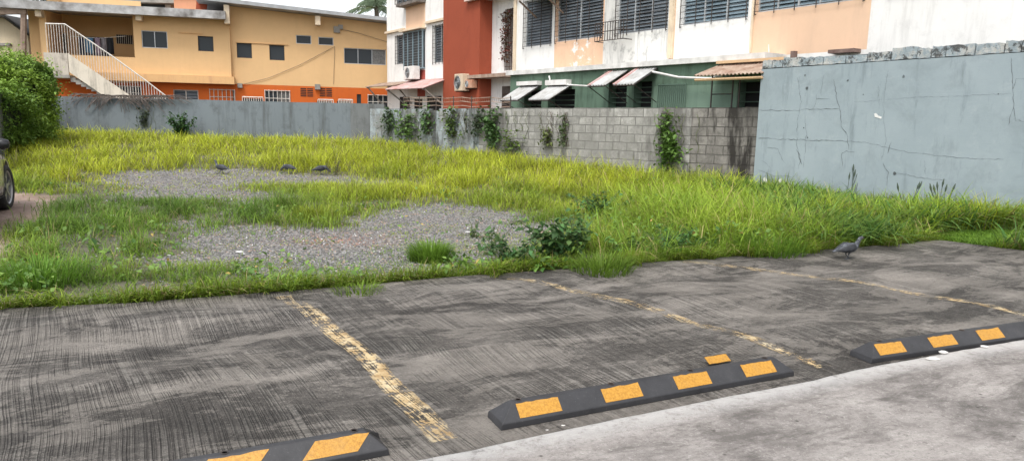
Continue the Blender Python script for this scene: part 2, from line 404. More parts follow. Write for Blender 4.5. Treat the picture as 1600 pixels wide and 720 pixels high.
def paint_line(pix, width, mat, wear):
    pts = np.array([onz(px, py)[:2] for px, py in pix])
    d = np.concatenate([[0], np.cumsum(np.linalg.norm(np.diff(pts, axis=0), axis=1))])
    q = np.arange(0, d[-1], .04); X = np.polyval(np.polyfit(d, pts[:, 0], 2), q); Y = np.polyval(np.polyfit(d, pts[:, 1], 2), q); W = np.interp(q, d, wear)
    tx = np.gradient(X); ty = np.gradient(Y); l = np.hypot(tx, ty); nxv = -ty/l; nyv = tx/l
    nW = 7; k = np.linspace(-.5, .5, nW)
    XX = X[:, None]+nxv[:, None]*k*width; YY = Y[:, None]+nyv[:, None]*k*width
    XX = XX+.008*(vnoise(XX*20, YY*20)-.5); ZZ = pz(XX, YY)+.005
    ee = np.where(np.abs(k) > .45, .6, np.where(np.abs(k) > .3, .9, 1.0))
    C = np.repeat((W[:, None]*ee).reshape(-1, 1), 3, 1)
    n = len(q); idx = np.arange(n*nW).reshape(n, nW)
    Q = np.stack([idx[:-1, :-1], idx[1:, :-1], idx[1:, 1:], idx[:-1, 1:]], -1).reshape(-1, 4)
    o = big_mesh('parking_line', np.stack([XX, YY, ZZ], -1).reshape(-1, 3), Q.ravel(), np.full(len(Q), 4), mat, C); o['kind'] = 'structure'; return o
pm = paint_mat('worn_yellow_paint', .484); pm2 = paint_mat('faint_yellow_paint', .500)
paint_line([(440, 462), (475, 482), (498, 498), (545, 540), (583, 574), (592, 582), (625, 613), (662, 655), (700, 692)], .14, pm, [.5, .6, 1, 1, 1, .95, 1, .85, .7])
paint_line([(800, 435), (870, 452), (940, 467), (1040, 488), (1130, 515), (1210, 545), (1285, 576)], .12, pm2, [.6, .8, .9, .8, .8, 1, 1])
paint_line([(1070, 410), (1200, 427), (1320, 438), (1400, 450), (1500, 472), (1600, 493), (1700, 516)], .12, pm2, [.5, .7, .95, .9, 1, 1, 1])
# patch of spalled paint on the third bay
# ---- walkway (pale concrete) with chipped white edge
wu = np.arange(-8, 14.01, .05); kd = []
kern = [onz(*p, .032)[:2] for p in ((500, 752), (650, 719), (740, 702), (870, 673), (1000, 646), (1130, 620), (1200, 607), (1267, 594), (1333, 578), (1413, 563), (1500, 547), (1600, 530))]
ks = [to_st(*p) for p in kern]
def kt(s): return np.interp(s, [k[0] for k in ks], [k[1] for k in ks])+.018*(fbm(s*6, s*0+1.5, 4)-.5)
rows = [0.0, .004, .012, .05, .2, .6, 1.2, 2.5, 6.0]
VV = []; 
for i, r_ in enumerate(rows):
    tq = kt(wu)-r_ if r_ < .3 else kt(wu)*0+kt(wu)-r_
    X, Y = from_st(wu, tq); Z = np.full_like(wu, {0: -.03, 1: .028, 2: .036}.get(i, .04)); VV.append(np.stack([X, Y, Z], -1))
VV = np.array(VV); n = len(wu); idx = np.arange(len(rows)*n).reshape(len(rows), n)
Q = np.stack([idx[:-1, :-1], idx[1:, :-1], idx[1:, 1:], idx[:-1, 1:]], -1).reshape(-1, 4)
ecol = np.zeros((len(rows), n, 3)); ecol[:3] = 1; ecol[3] = .8
m, nt, b = new_mat('walkway_concrete'); geo = N(nt, 'ShaderNodeNewGeometry').outputs['Position']; rot = pos(nt, rot=(0, 0, -SA), src=geo)
c = ramp(nt, noise(nt, pos(nt, (.8, 1.3, 1), src=rot), 2.2, 12, .72, .3), [(.33, (.13, .123, .118)), (.43, (.26, .245, .236)), (.53, (.38, .36, .347)), (.68, (.49, .468, .452))])
c = mixc(nt, ramp(nt, noise(nt, pos(nt, (1, 5, 1), src=rot), 6, 10, .82), [(.50, 0.0), (.60, .45)]), c, (.20, .187, .178))
c = mixc(nt, ramp(nt, noise(nt, geo, 22, 12, .9), [(.40, .75), (.48, 0.0)]), c, (.17, .16, .15))
c = mixc(nt, ramp(nt, noise(nt, geo, 48, 10, .9), [(.40, .6), (.46, 0.0)]), c, (.12, .113, .107))
c = mixc(nt, ramp(nt, noise(nt, geo, 36, 10, .9), [(.545, 0.0), (.60, .65)]), c, (.60, .58, .565))
c = mixc(nt, ramp(nt, noise(nt, pos(nt, (.8, 1.9, 1), loc=(4, 9, 0), src=rot), 1.3, 12, .78, .4), [(.51, 0.0), (.60, .72)]), c, (.12, .112, .106))
pv = N(nt, 'ShaderNodeTexVoronoi'); pv.inputs['Scale'].default_value = 9; nt.links.new(geo, pv.inputs['Vector'])
pit = math_(nt, 'MULTIPLY', ramp(nt, pv.outputs['Distance'], [(.05, 1.0), (.12, 0.0)]), ramp(nt, noise(nt, geo, 2.3, 3), [(.5, 0.0), (.56, .9)]))
c = mixc(nt, pit, c, (.07, .065, .06))
c = mixc(nt, 1.0, c, (.83, .81, .79), 'MULTIPLY')
at = N(nt, 'ShaderNodeAttribute', attribute_name='col'); sp = N(nt, 'ShaderNodeSeparateColor'); nt.links.new(at.outputs['Color'], sp.inputs[0])
ea = math_(nt, 'MULTIPLY', sp.outputs[0], ramp(nt, noise(nt, geo, 12, 6, .75), [(.36, .25), (.5, .9)]))
c = mixc(nt, ea, c, (.52, .51, .495))
nt.links.new(c, b.inputs['Base Color']); b.inputs['Roughness'].default_value = .85; b.inputs['Specular IOR Level'].default_value = .2
bump(nt, b, math_(nt, 'ADD', noise(nt, geo, 30, 7, .8), noise(nt, geo, 90, 4, .8)), .8, .01)
big_mesh('walkway', VV.reshape(-1, 3), Q.ravel(), np.full(len(Q), 4), m, ecol.reshape(-1, 3), smooth_=True)['kind'] = 'structure'

# ================================================================== WHEEL STOPS
m_rub, nt, b = new_mat('black_rubber'); geo = N(nt, 'ShaderNodeNewGeometry').outputs['Position']
c = ramp(nt, noise(nt, geo, 7, 8, .7), [(.35, (.020, .020, .022)), (.6, (.032, .032, .035)), (.75, (.055, .053, .052))])
c = mixc(nt, ramp(nt, noise(nt, geo, 90, 3, .7), [(.62, 0.0), (.72, .35)]), c, (.13, .125, .12))
nt.links.new(c, b.inputs['Base Color']); b.inputs['Roughness'].default_value = .55; bump(nt, b, noise(nt, geo, 60, 5, .7), .25, .004)
m_yel, nt, b = new_mat('yellow_reflective_sheet'); geo = N(nt, 'ShaderNodeNewGeometry').outputs['Position']
c = ramp(nt, noise(nt, geo, 80, 6, .8), [(.3, (.22, .10, .012)), (.5, (.42, .205, .022)), (.7, (.52, .29, .05))])
c = mixc(nt, ramp(nt, noise(nt, geo, 11, 6, .7), [(.5, 0.0), (.72, .6)]), c, (.34, .19, .05))
nt.links.new(c, b.inputs['Base Color']); b.inputs['Roughness'].default_value = .45; bump(nt, b, noise(nt, geo, 110, 4, .8), .4, .003)
def wheel_stop(A, B, marks, skew, holes, label, panelw=.235, extra=None):
    """A, B = ends of the front bottom edge in plan"""
    A = np.array([*A, 0.0]); B = np.array([*B, 0.0]); L = np.linalg.norm(B-A); U = (B-A)/L; W = np.array([-U[1], U[0], 0]); Z = np.array([0, 0, 1.0])
    z0 = .004
    root = empty('wheel_stop', tuple(A+U*L/2+W*.08), label, 'wheel stop', 'rubber wheel stops along the kerb')
    P = lambda u, w, z: A+U*u+W*w+Z*(z+z0)
    # profile (w,z) and how far the end is pulled in at each point
    prof = [(0, 0, .0), (0, .030, .004), (.004, .036, .010), (.070, .098, .085), (.077, .103, .094), (.103, .103, .094), (.110, .098, .085), (.166, .036, .010), (.17, .030, .004), (.17, 0, 0)]
    body = MB(); nst = [0, .5, 1]; 
    us = np.linspace(0, 1, 24); rings = []
    for q in us:
        ring = [P(e+(L-2*e)*q, w, z) for (w, z, e) in prof]; rings.append(ring)
    body.loft(rings, cap=True); n = len(prof)
    bo = body.build('body', m_rub, root)
    bo.data.polygons.foreach_set('use_smooth', [False]*len(bo.data.polygons))
    bv = bo.modifiers.new('bev', 'BEVEL'); bv.width = .003; bv.segments = 2; bv.limit_method = 'ANGLE'; bv.angle_limit = R(25)
    # yellow panels on the two slopes
    def slope(u, k, side):
        a = np.array([.007, .0388]); b_ = np.array([.069, .0971]); q = a+(b_-a)*k
        w, z = q; nrm = np.array([-(.062), .066]); nrm /= np.linalg.norm(nrm); w += nrm[0]*.002; z += nrm[1]*.002
        if side: w = .17-w
        return P(u, w, z)
    for side in (0, 1):
        for uc in marks:
            mb = MB(); nU = 8; pts = []
            for i in range(nU+1):
                for j in (0, 1):
                    k = .05 if j == 0 else .97; jag = 0 if j == 0 else random.uniform(-.05, .03)
                    pts.append(slope(uc+(i/nU-.5)*panelw+skew*(k-.5)*(1 if not side else -1), k+jag, side))
            fs = [(2*i, 2*i+2, 2*i+3, 2*i+1) for i in range(nU)]
            if side: fs = [f[::-1] for f in fs]
            mb.add(pts, fs); mb.build('reflective_panel', m_yel, root)
    for uh in holes:
        mb = MB(); c0 = P(uh, .090, .1035); ri = []
        for rr, zz in ((.017, 0), (.017, .002), (.012, .002), (.011, -.0)):
            ri.append([c0+U*math.cos(a)*rr+W*math.sin(a)*rr+Z*zz for a in np.linspace(0, 2*math.pi, 15)[:-1]])
        mb.loft(ri); mb.build('bolt', M_bar, root)
    return root
def stop_pts(l, r):
    return onz(*l)[:2], onz(*r)[:2]
def along(A, B, pxs, z=.065):
    U = (B-A)/np.linalg.norm(B-A); return [float(np.dot(onz(px, py, z)[:2]-A, U)) for px, py in pxs]
A, B = stop_pts((783, 674), (1241, 588))
wheel_stop(A, B, along(A, B, [(846, 641), (972, 615), (1085, 597), (1187, 578)]), 0, along(A, B, [(812, 628), (956, 602), (1080, 581), (1200, 563)], .1), 'black rubber wheel stop with four yellow panels, whole and in the middle of the three')
U1 = (B-A)/np.linalg.norm(B-A)
A2 = onz(1361, 569)[:2]; U2 = onz(1600, 533)[:2]-A2; U2 /= np.linalg.norm(U2)
wheel_stop(A2, A2+U2*1.85, along(A2, A2+U2*1.85, [(1390, 545), (1464, 531), (1536, 520), (1606, 508)]), 0, [.16, .93, 1.7], 'far right black rubber wheel stop running out of the photo beside small white rubble')
B0 = onz(609, 712)[:2]; U0 = onz(590, 676, .103)[:2]-onz(345, 719, .103)[:2]; U0 /= np.linalg.norm(U0); A0 = B0-U0*1.85
wheel_stop(A0, B0, along(A0, B0, [(527, 702), (362, 729)])+[.62, .17], .07, along(A0, B0, [(555, 677), (352, 714)], .1)+[.25], 'nearest black rubber wheel stop with slanted yellow panels, cut off by the photo\'s lower edge', .235)
# loose reflective panel behind the middle stop
c0 = onz(1121, 569); mb = MB(); q = []
for i in range(9):
    for j in range(2):
        u = (i/8-.5)*.17; w = (j-.5)*.05
        q.append((c0[0]+U1[0]*u-U1[1]*w, c0[1]+U1[1]*u+U1[0]*w, float(pz(c0[0], c0[1]))+.015+.028*j+.001*math.sin(i*1.3)))
mb.add(q, [(2*i, 2*i+2, 2*i+3, 2*i+1) for i in range(8)]+[]); o = mb.build('reflector_plate', m_yel, None, tuple(c0))
sd = o.modifiers.new('s', 'SOLIDIFY'); sd.thickness = .003
tag(o, 'loose yellow reflector strip on the pavement behind the middle wheel stop', 'reflector')

# ================================================================== WALLS
def mortar_mat(name, base, dark, paint=None, stain=.5, rowh=.2, bw=.4):
    m, nt, b = new_mat(name); uv = N(nt, 'ShaderNodeUVMap').outputs[0]
    p = pos(nt)
    wob = N(nt, 'ShaderNodeMix', data_type='VECTOR'); 
    br = N(nt, 'ShaderNodeTexBrick'); br.inputs['Scale'].default_value = 1; br.inputs['Brick Width'].default_value = bw; br.inputs['Row Height'].default_value = rowh
    br.inputs['Mortar Size'].default_value = .011; br.inputs['Mortar Smooth'].default_value = .3; br.inputs['Bias'].default_value = -.1
    br.inputs['Color1'].default_value = (*base, 1); br.inputs['Color2'].default_value = (*[v*.72 for v in base], 1); br.inputs['Mortar'].default_value = (*[v*.33 for v in base], 1)
    nn = N(nt, 'ShaderNodeTexNoise'); nn.inputs['Scale'].default_value = 3.5; nt.links.new(uv, nn.inputs['Vector'])
    va = N(nt, 'ShaderNodeVectorMath', operation='MULTIPLY_ADD'); nt.links.new(nn.outputs['Color'], va.inputs[0]); va.inputs[1].default_value = (.035, .03, 0); nt.links.new(uv, va.inputs[2])
    nt.links.new(va.outputs[0], br.inputs['Vector'])
    c = br.outputs['Color']
    if paint:
        c = mixc(nt, ramp(nt, noise(nt, p, 1.1, 8, .7), [(.52, 1.0), (.60, .12)]), c, paint)
    c = mixc(nt, ramp(nt, noise(nt, p, 6, 9, .8), [(.46, 0.0), (.62, .75)]), c, tuple(v*.42 for v in base))
    c = mixc(nt, ramp(nt, noise(nt, pos(nt, (1, 1, .6), loc=(6, 2, 1)), 1.1, 9, .75), [(.44, 0.0), (.58, .75)]), c, tuple(v*.5 for v in base))
    st = noise(nt, pos(nt, (1.3, 1.3, .22)), 1.5, 7, .7)
    c = mixc(nt, math_(nt, 'MULTIPLY', ramp(nt, st, [(.50, 0.0), (.60, 1.0)]), stain), c, dark)
    at = N(nt, 'ShaderNodeSeparateXYZ'); nt.links.new(uv, at.inputs[0])
    top = ramp(nt, math_(nt, 'ADD', math_(nt, 'MULTIPLY', at.outputs[1], .5), math_(nt, 'MULTIPLY', noise(nt, p, 2.2, 7, .75), .34)), [(1.05, 0.0), (1.16, .8)])
    c = mixc(nt, top, c, dark)
    nt.links.new(c, b.inputs['Base Color']); b.inputs['Roughness'].default_value = .95; b.inputs['Specular IOR Level'].default_value = .1
    hh = math_(nt, 'ADD', math_(nt, 'MULTIPLY', br.outputs['Fac'], -1.6), noise(nt, p, 30, 6, .75)); bump(nt, b, hh, .8, .012)
    return m
def wall_strip(name, pl, u0, u1, topf, thick, mats, matfn, step=.2, zb=-.3, loc=None, extra=None):
    us = np.arange(u0, u1+step*.5, step); mb = MB()
    zf = [topf(u) for u in us]
    for i in range(len(us)-1):
        mb.mi = matfn((us[i]+us[i+1])/2); a, c = us[i], us[i+1]; za, zc = zf[i], zf[i]
        q = [(a, zb), (c, zb), (c, zc), (a, za)]
        mb.quad(*[pl.P(u, z, 0) for u, z in q], uvs=[(u, z-zf[i]+2.0) for u, z in q])
        mb.quad(pl.P(a, za, 0), pl.P(c, zc, 0), pl.P(c, zc, -thick), pl.P(a, za, -thick), uvs=[(0, 1.97)]*4)
        mb.quad(pl.P(c, zb, -thick), pl.P(a, zb, -thick), pl.P(a, za, -thick), pl.P(c, zc, -thick), uvs=[(c, zb+.3), (a, zb+.3), (a, 2.0), (c, 2.0)])
        if i+1 < len(us)-1 and abs(zf[i+1]-zf[i]) > 1e-4:
            lo, hi = zf[i], zf[i+1]; mb.quad(pl.P(c, lo, 0), pl.P(c, hi, 0), pl.P(c, hi, -thick), pl.P(c, lo, -thick), uvs=[(0, 1.97)]*4)
    for u, z in ((us[0], zf[0]), (us[-1], zf[-2])):
        mb.quad(pl.P(u, zb, 0), pl.P(u, z, 0), pl.P(u, z, -thick), pl.P(u, zb, -thick), uvs=[(0, zb+.3), (0, 2.0), (.2, 2.0), (.2, zb+.3)])
    if extra: extra(mb)
    return mb.build(name, mats, None, loc or tuple(pl.P((u0+u1)/2, 0, 0)))
# block wall
BW = Plane(ony(578, 175, 23.0), ony(1180, 170, 14.9))
def bw_top(u):
    f = u/BW.L; base = 1.60+.16*f
    return base+(.0 if vnoise(u*2.2, 3.3) > .16 else -.05)+.012*vnoise(u*5, 1)
u740 = BW.uz(745, 190)[0]; u630 = BW.uz(600, 190)[0]; u1085 = BW.uz(1085, 190)[0]
m_bw1 = mortar_mat('raw_block', (.42, .41, .385), (.08, .075, .068), None, .6)
m_bw2 = mortar_mat('painted_block', (.36, .36, .34), (.07, .07, .065), (.33, .375, .395), .8)
m_bw3 = mortar_mat('stained_block', (.26, .245, .225), (.04, .037, .034), None, 1.0)
wall_strip('block_wall', BW, 0.0, BW.L+.5, bw_top, .15, [m_bw1, m_bw2, m_bw3], lambda u: 1 if u < u740 else (2 if u > u1085 else 0), .4)
bwo = bpy.data.objects['block_wall']; tag(bwo, 'bare concrete block wall, stained and overgrown, running from the back corner to the tall grey wall', 'wall')
# back wall (blue grey) and its return on the left
LW = Plane(ony(72, 165, 26.0), ony(584, 175, 24.2))
m_lw = plaster('blue_grey_render', (.165, .19, .205), (.075, .08, .08), .6, .85)
m_lw2 = plaster('dark_back_render', (.16, .17, .17), (.06, .06, .055), .5, .9)
wall_strip('back_wall', LW, 0.0, LW.L+.2, lambda u: 1.84-.06*u/LW.L-.02*vnoise(u*1.5, 8), .15, [m_lw, m_lw2], lambda u: 0 if u < LW.L-.8 else 1, .4)
tag(bpy.data.objects['back_wall'], 'long low blue grey rendered wall at the back of the lot, in front of the orange building', 'wall')
LR = Plane(ony(30, 170, 20.5), ony(71, 166, 25.9))
wall_strip('side_wall', LR, -8.0, LR.L, lambda u: 1.80, .15, [m_lw2], lambda u: 0, .4)
tag(bpy.data.objects['side_wall'], 'dark grey side wall half hidden behind the clipped green hedge', 'wall')
# tall grey wall
GW = Plane(ony(1183, 200, 14.4), ony(1600, 200, 10.9))
m_gw, nt, b = new_mat('grey_blue_render'); p = pos(nt)
c = mixc(nt, ramp(nt, noise(nt, p, .8, 7, .65), [(.3, 0.0), (.7, 1.0)]), (.245, .295, .32), (.30, .35, .375))
c = mixc(nt, ramp(nt, noise(nt, p, 3, 9, .8), [(.55, 0.0), (.72, .45)]), c, (.37, .41, .425))
c = mixc(nt, ramp(nt, noise(nt, pos(nt, loc=(5, 5, 2)), 1.3, 9, .75, .4), [(.50, 0.0), (.64, .45)]), c, (.19, .225, .24))
c = mixc(nt, ramp(nt, noise(nt, pos(nt, (2, 2, .3)), 2, 8, .75), [(.54, 0.0), (.70, .6)]), c, (.125, .155, .17))
br = N(nt, 'ShaderNodeTexBrick'); uv = N(nt, 'ShaderNodeUVMap').outputs[0]
for k_, v_ in (('Scale', 1), ('Brick Width', .4), ('Row Height', .2), ('Mortar Size', .006), ('Mortar Smooth', .6)): br.inputs[k_].default_value = v_
nt.links.new(uv, br.inputs['Vector'])
c = mixc(nt, math_(nt, 'MULTIPLY', br.outputs['Fac'], ramp(nt, noise(nt, p, 1.3, 4), [(.48, 0.0), (.68, .16)])), c, (.20, .24, .25))
zz_ = N(nt, 'ShaderNodeSeparateXYZ'); nt.links.new(p, zz_.inputs[0])

nt.links.new(c, b.inputs['Base Color']); b.inputs['Roughness'].default_value = .8; b.inputs['Specular IOR Level'].default_value = .25
bump(nt, b, math_(nt, 'ADD', noise(nt, p, 18, 8, .75), math_(nt, 'MULTIPLY', br.outputs['Fac'], -.12)), .2, .01)
m_crack = simple('crack_grime', (.06, .068, .072), (.14, .165, .178), 5, .9, 0)
m_chip = simple('bare_chip', (.7, .7, .69), (.6, .6, .58), 9, .8, .1)
def cracks(mb):
    mb.mi = 1
    C = [([(1186, 172), (1230, 173), (1262, 171), (1312, 170)], 1.0), ([(1184, 216), (1240, 218), (1320, 221), (1350, 222)], 1.3), ([(1350, 222), (1420, 238), (1500, 247), (1568, 249)], .6),
         ([(1303, 124), (1307, 150), (1314, 178), (1315, 198), (1324, 210), (1326, 234)], 1.3), ([(1247, 122), (1252, 160), (1246, 190), (1245, 230), (1252, 250), (1247, 265)], .8),
         ([(1245, 233), (1250, 250), (1253, 257)], 1.8), ([(1258, 180), (1260, 212), (1256, 262)], .6), ([(1286, 118), (1283, 150)], .8), ([(1276, 148), (1276, 155), (1297, 155)], .9), ([(1276, 155), (1271, 170)], .8),
         ([(1316, 260), (1315, 240), (1322, 236), (1336, 238)], .9), ([(1388, 110), (1382, 145), (1381, 180), (1384, 220), (1378, 250)], .5), ([(1392, 222), (1387, 240)], 1.5), ([(1380, 255), (1388, 270), (1386, 290)], 1.2),
         ([(1580, 90), (1582, 125), (1584, 165), (1576, 195)], .9), ([(1582, 140), (1588, 124), (1602, 124)], .9), ([(1584, 168), (1586, 188), (1602, 190)], .8), ([(1373, 135), (1374, 170)], .5),
         ([(1198, 230), (1216, 232), (1220, 244), (1228, 256)], .8), ([(1190, 250), (1204, 262)], .6), ([(1445, 250), (1446, 272)], .5), ([(1335, 160), (1430, 152), (1500, 150), (1580, 146)], .35), ([(1400, 270), (1440, 278), (1480, 282)], .7), ([(1184, 265), (1210, 275), (1240, 276)], .8)]
    for pts, w in C:
        fine = []
        for a, b_ in zip(pts[:-1], pts[1:]):
            k = max(2, int(math.hypot(b_[0]-a[0], b_[1]-a[1])/4))
            for i in range(k): f = i/k; fine.append((a[0]+(b_[0]-a[0])*f+random.uniform(-1, 1), a[1]+(b_[1]-a[1])*f+random.uniform(-1, 1)))
        fine.append(pts[-1]); uz = [GW.uz(*q) for q in fine]
        ws = [w*.0034*random.uniform(.25, 1.3) for _ in uz]; ws[0] = ws[-1] = .0008
        for i in range(len(uz)-1):
            a = np.array(uz[i]); b_ = np.array(uz[i+1]); d = b_-a; d /= np.linalg.norm(d)+1e-9; nn = np.array([-d[1], d[0]])
            q = [a-nn*ws[i], b_-nn*ws[i+1], b_+nn*ws[i+1], a+nn*ws[i]]; mb.quad(*[GW.P(u, z, .004) for u, z in q])
    for (px, py, r_) in ((1325, 126, .022), (1412, 120, .028), (1349, 148, .012), (1560, 147, .012), (1261, 138, .03), (1258, 118, .02), (1398, 271, .03), (1262, 215, .015), (1256, 200, .015)):
        u, z = GW.uz(px, py); pts = [GW.P(u+math.cos(a)*r_*random.uniform(.6, 1.2), z+math.sin(a)*r_*random.uniform(.6, 1.2), .005) for a in np.linspace(0, 6.28, 9)[:-1]]; mb.add(pts, [tuple(range(8))])
    mb.mi = 2
    for pts in ([(1366, 178), (1369, 177), (1373, 181), (1378, 183), (1377, 186), (1371, 184), (1367, 183)], [(1192, 280), (1196, 276), (1200, 284), (1194, 288)], [(1214, 282), (1222, 278), (1222, 288)]):
        mb.add([GW.P(*GW.uz(*q), .006) for q in pts], [tuple(range(len(pts)))])
gw_end = GW.L+3.2
gtop = lambda u: 2.50+.10*u/GW.L
groot = empty('boundary_wall', tuple(GW.P(GW.L/2, 0)), 'tall pale blue grey wall with cracks and a broken top course of blocks', 'wall')
mb = MB(); us = np.arange(0, gw_end, .3)
for i in range(len(us)):
    a, c = us[i], us[i]+.3; za, zc = gtop(a), gtop(c); q = [(a, -.3), (c, -.3), (c, zc), (a, za)]
    mb.quad(*[GW.P(u, z, 0) for u, z in q], uvs=q)
    mb.quad(GW.P(a, za, 0), GW.P(c, zc, 0), GW.P(c, zc, -.2), GW.P(a, za, -.2)); mb.quad(GW.P(c, -.3, -.2), GW.P(a, -.3, -.2), GW.P(a, za, -.2), GW.P(c, zc, -.2))
mb.quad(GW.P(0, -.3, 0), GW.P(0, gtop(0), 0), GW.P(0, gtop(0), -.2), GW.P(0, -.3, -.2))
cracks(mb); mb.build('wall_face', [m_gw, m_crack, m_chip], groot)
m_cope, nt, b = new_mat('broken_course'); p = pos(nt)
c = mixc(nt, ramp(nt, noise(nt, p, 5, 9, .8), [(.48, 0.0), (.56, 1.0)]), (.27, .32, .345), (.42, .42, .40))
c = mixc(nt, ramp(nt, noise(nt, pos(nt, loc=(3, 3, 3)), 4, 9, .8), [(.53, 0.0), (.58, .9)]), c, (.05, .05, .05))
nt.links.new(c, b.inputs['Base Color']); b.inputs['Roughness'].default_value = .95; bump(nt, b, noise(nt, p, 14, 8, .8), 1.0, .03)
u = 0.0; mb = MB(); mbd = MB()
while u < gw_end:
    w = random.choice((.22, .38, .4, .42)); zt = gtop(u)+.185+random.uniform(-.02, .015)+(.03 if random.random() > .75 else 0)
    if random.random() < .12: zt -= .07
    n_ = 5; vs = []
    f_ = random.uniform(-.012, .012)
    for i in range(n_+1):
        uu = u+.008+(w-.016)*i/n_; jz = random.uniform(-.014, .012)
        vs += [GW.P(uu, gtop(uu)+.012+random.uniform(-.006, .01), f_), GW.P(uu, zt+jz, f_-random.uniform(0, .02)), GW.P(uu, zt+jz-.01, f_-.19), GW.P(uu, gtop(uu)+.01, f_-.19)]
    fs = []
    for i in range(n_):
        a = 4*i
        for k in range(4): fs.append((a+k, a+4+k, a+4+(k+1) % 4, a+(k+1) % 4))
    fs += [(0, 1, 2, 3), (4*n_+3, 4*n_+2, 4*n_+1, 4*n_)]
    mb.add(vs, fs); u += w
GW.box(mbd, 0, 0, 0, 0, 0, 0)
mb2 = MB()
for i in range(int(gw_end/.3)): 
    a = i*.3; mb2.quad(GW.P(a, gtop(a)+.001, -.03), GW.P(a+.3, gtop(a+.3)+.001, -.03), GW.P(a+.3, gtop(a+.3)+.15, -.03), GW.P(a, gtop(a)+.15, -.03))
mb.mi = 1; mb.add(mb2.v, mb2.f); mb.build('block_course', [m_cope, m_crack], groot)
print('walls done')
# ================================================================== WINDOW KITS
def louvre_window(root, pl, r, off, ncol=2, slat=None, frame=None, grille='bars', sp=.105, gout=.05, open_=.5, gmat=None, nbar=None):
    u0, z0, u1, z1 = r; frame = frame or M_alu; slat = slat or M_slat
    f = MB(); t = .035
    pl.box(f, u0, z0, u1, z0+t, off-.15, off-.08); pl.box(f, u0, z1-t, u1, z1, off-.15, off-.08)
    for i in range(ncol+1):
        uc = u0+(u1-u0)*i/ncol; a = min(max(uc-t/2, u0), u1-t); pl.box(f, a, z0+t, a+t, z1-t, off-.152, off-.078)
    w = f.build('window', frame, root)
    g = MB(); g.quad(*[pl.P(a, b, off-.16) for a, b in ((u0, z0), (u1, z0), (u1, z1), (u0, z1))]); g.build('pane', M_dark, w)
    s = MB()
    for i in range(ncol):
        a = u0+(u1-u0)*i/ncol+t*.5; c = u0+(u1-u0)*(i+1)/ncol-t*.5
        z = z0+t+sp*.3; tilt = open_+random.uniform(-.12, .12)
        while z < z1-t-sp*.3:
            dz = sp*1.02*math.cos(tilt)/2; df = sp*1.02*math.sin(tilt)/2; cz = z+sp*.3
            s.quad(pl.P(a, cz-dz, off-.115+df), pl.P(c, cz-dz, off-.115+df), pl.P(c, cz+dz, off-.115-df), pl.P(a, cz+dz, off-.115-df)); z += sp
    s.build('louvres', slat, w)
    if grille:
        b = MB(); gz0 = z0-(.06 if grille != 'in' else 0); gz1 = z1+(.02 if grille != 'in' else 0)
        n = nbar or max(3, int((u1-u0)/.45))
        for i in range(n+1):
            uc = u0+.01+(u1-u0-.02)*i/n; b.tube([pl.P(uc, gz0, off+gout), pl.P(uc, gz1, off+gout)], .011, 4)
        zz = z0+.02
        while zz < z1: b.tube([pl.P(u0, zz, off+gout+.01), pl.P(u1, zz, off+gout+.01)], .0065, 4); zz += .15
        for i in (0, n): 
            uc = u0+.01+(u1-u0-.02)*i/n
            for q in (gz0+.03, gz1-.05): b.tube([pl.P(uc, q, off-.02), pl.P(uc, q, off+gout)], .01, 4)
        b.build('grille', gmat or M_bar, w)
    return w
def plain_window(root, pl, r, off, ncol=2, frame=None, glass=None, bars=None, curtain=None, sash=.03, depth=.1):
    u0, z0, u1, z1 = r; frame = frame or M_alu; f = MB(); t = sash
    pl.box(f, u0, z0, u1, z0+t, off-depth, off-depth+.05); pl.box(f, u0, z1-t, u1, z1, off-depth, off-depth+.05)
    for i in range(ncol+1):
        uc = u0+(u1-u0)*i/ncol; a = min(max(uc-t/2, u0), u1-t); pl.box(f, a, z0+t, a+t, z1-t, off-depth-.002, off-depth+.052)
    w = f.build('window', frame, root)
    for i in range(ncol):
        a = u0+(u1-u0)*i/ncol; c = u0+(u1-u0)*(i+1)/ncol; g = MB()
        g.quad(*[pl.P(q, b, off-depth+.01) for q, b in ((a, z0), (c, z0), (c, z1), (a, z1))]); g.build('pane', (curtain if curtain and i == ncol-1 else (glass or M_glass)), w)
    if bars:
        b = MB(); n = max(3, int((u1-u0)/bars)); 
        for i in range(n+1): uc = u0+(u1-u0)*i/n; b.tube([pl.P(uc, z0-.03, off+.03), pl.P(uc, z1+.03, off+.03)], .016, 4)
        for q in (z0, (z0+z1)/2, z1): b.tube([pl.P(u0, q, off+.035), pl.P(u1, q, off+.035)], .014, 4)
        b.build('grille', M_whitebar, w)
    return w
def corrugated(mb, p0, p1, q0, q1, pitch=.09, amp=.014, n_down=3):
    """sheet between edge p0-p1 (top) and q0-q1 (bottom); waves run down the slope"""
    p0, p1, q0, q1 = (np.array(a, float) for a in (p0, p1, q0, q1)); L = np.linalg.norm(p1-p0); n = max(8, int(L/pitch*4))
    nrm = np.cross(p1-p0, q0-p0); nrm /= np.linalg.norm(nrm); 
    if nrm[2] < 0: nrm = -nrm
    vs = []
    for i in range(n+1):
        f = i/n
        for j in range(n_down+1):
            g = j/n_down; a = p0+(p1-p0)*f; b_ = q0+(q1-q0)*f; vs.append(a+(b_-a)*g+nrm*amp*math.sin(f*L/pitch*2*math.pi))
    m_ = n_down+1; fs = []
    for i in range(n):
        for j in range(n_down): a = i*m_+j; fs.append((a, a+m_, a+m_+1, a+1))
    mb.smooth = True; mb.add(vs, fs); mb.smooth = False
M_curt = simple('net_curtain', (.2, .2, .19), (.1, .1, .1), 14, .8, 0)
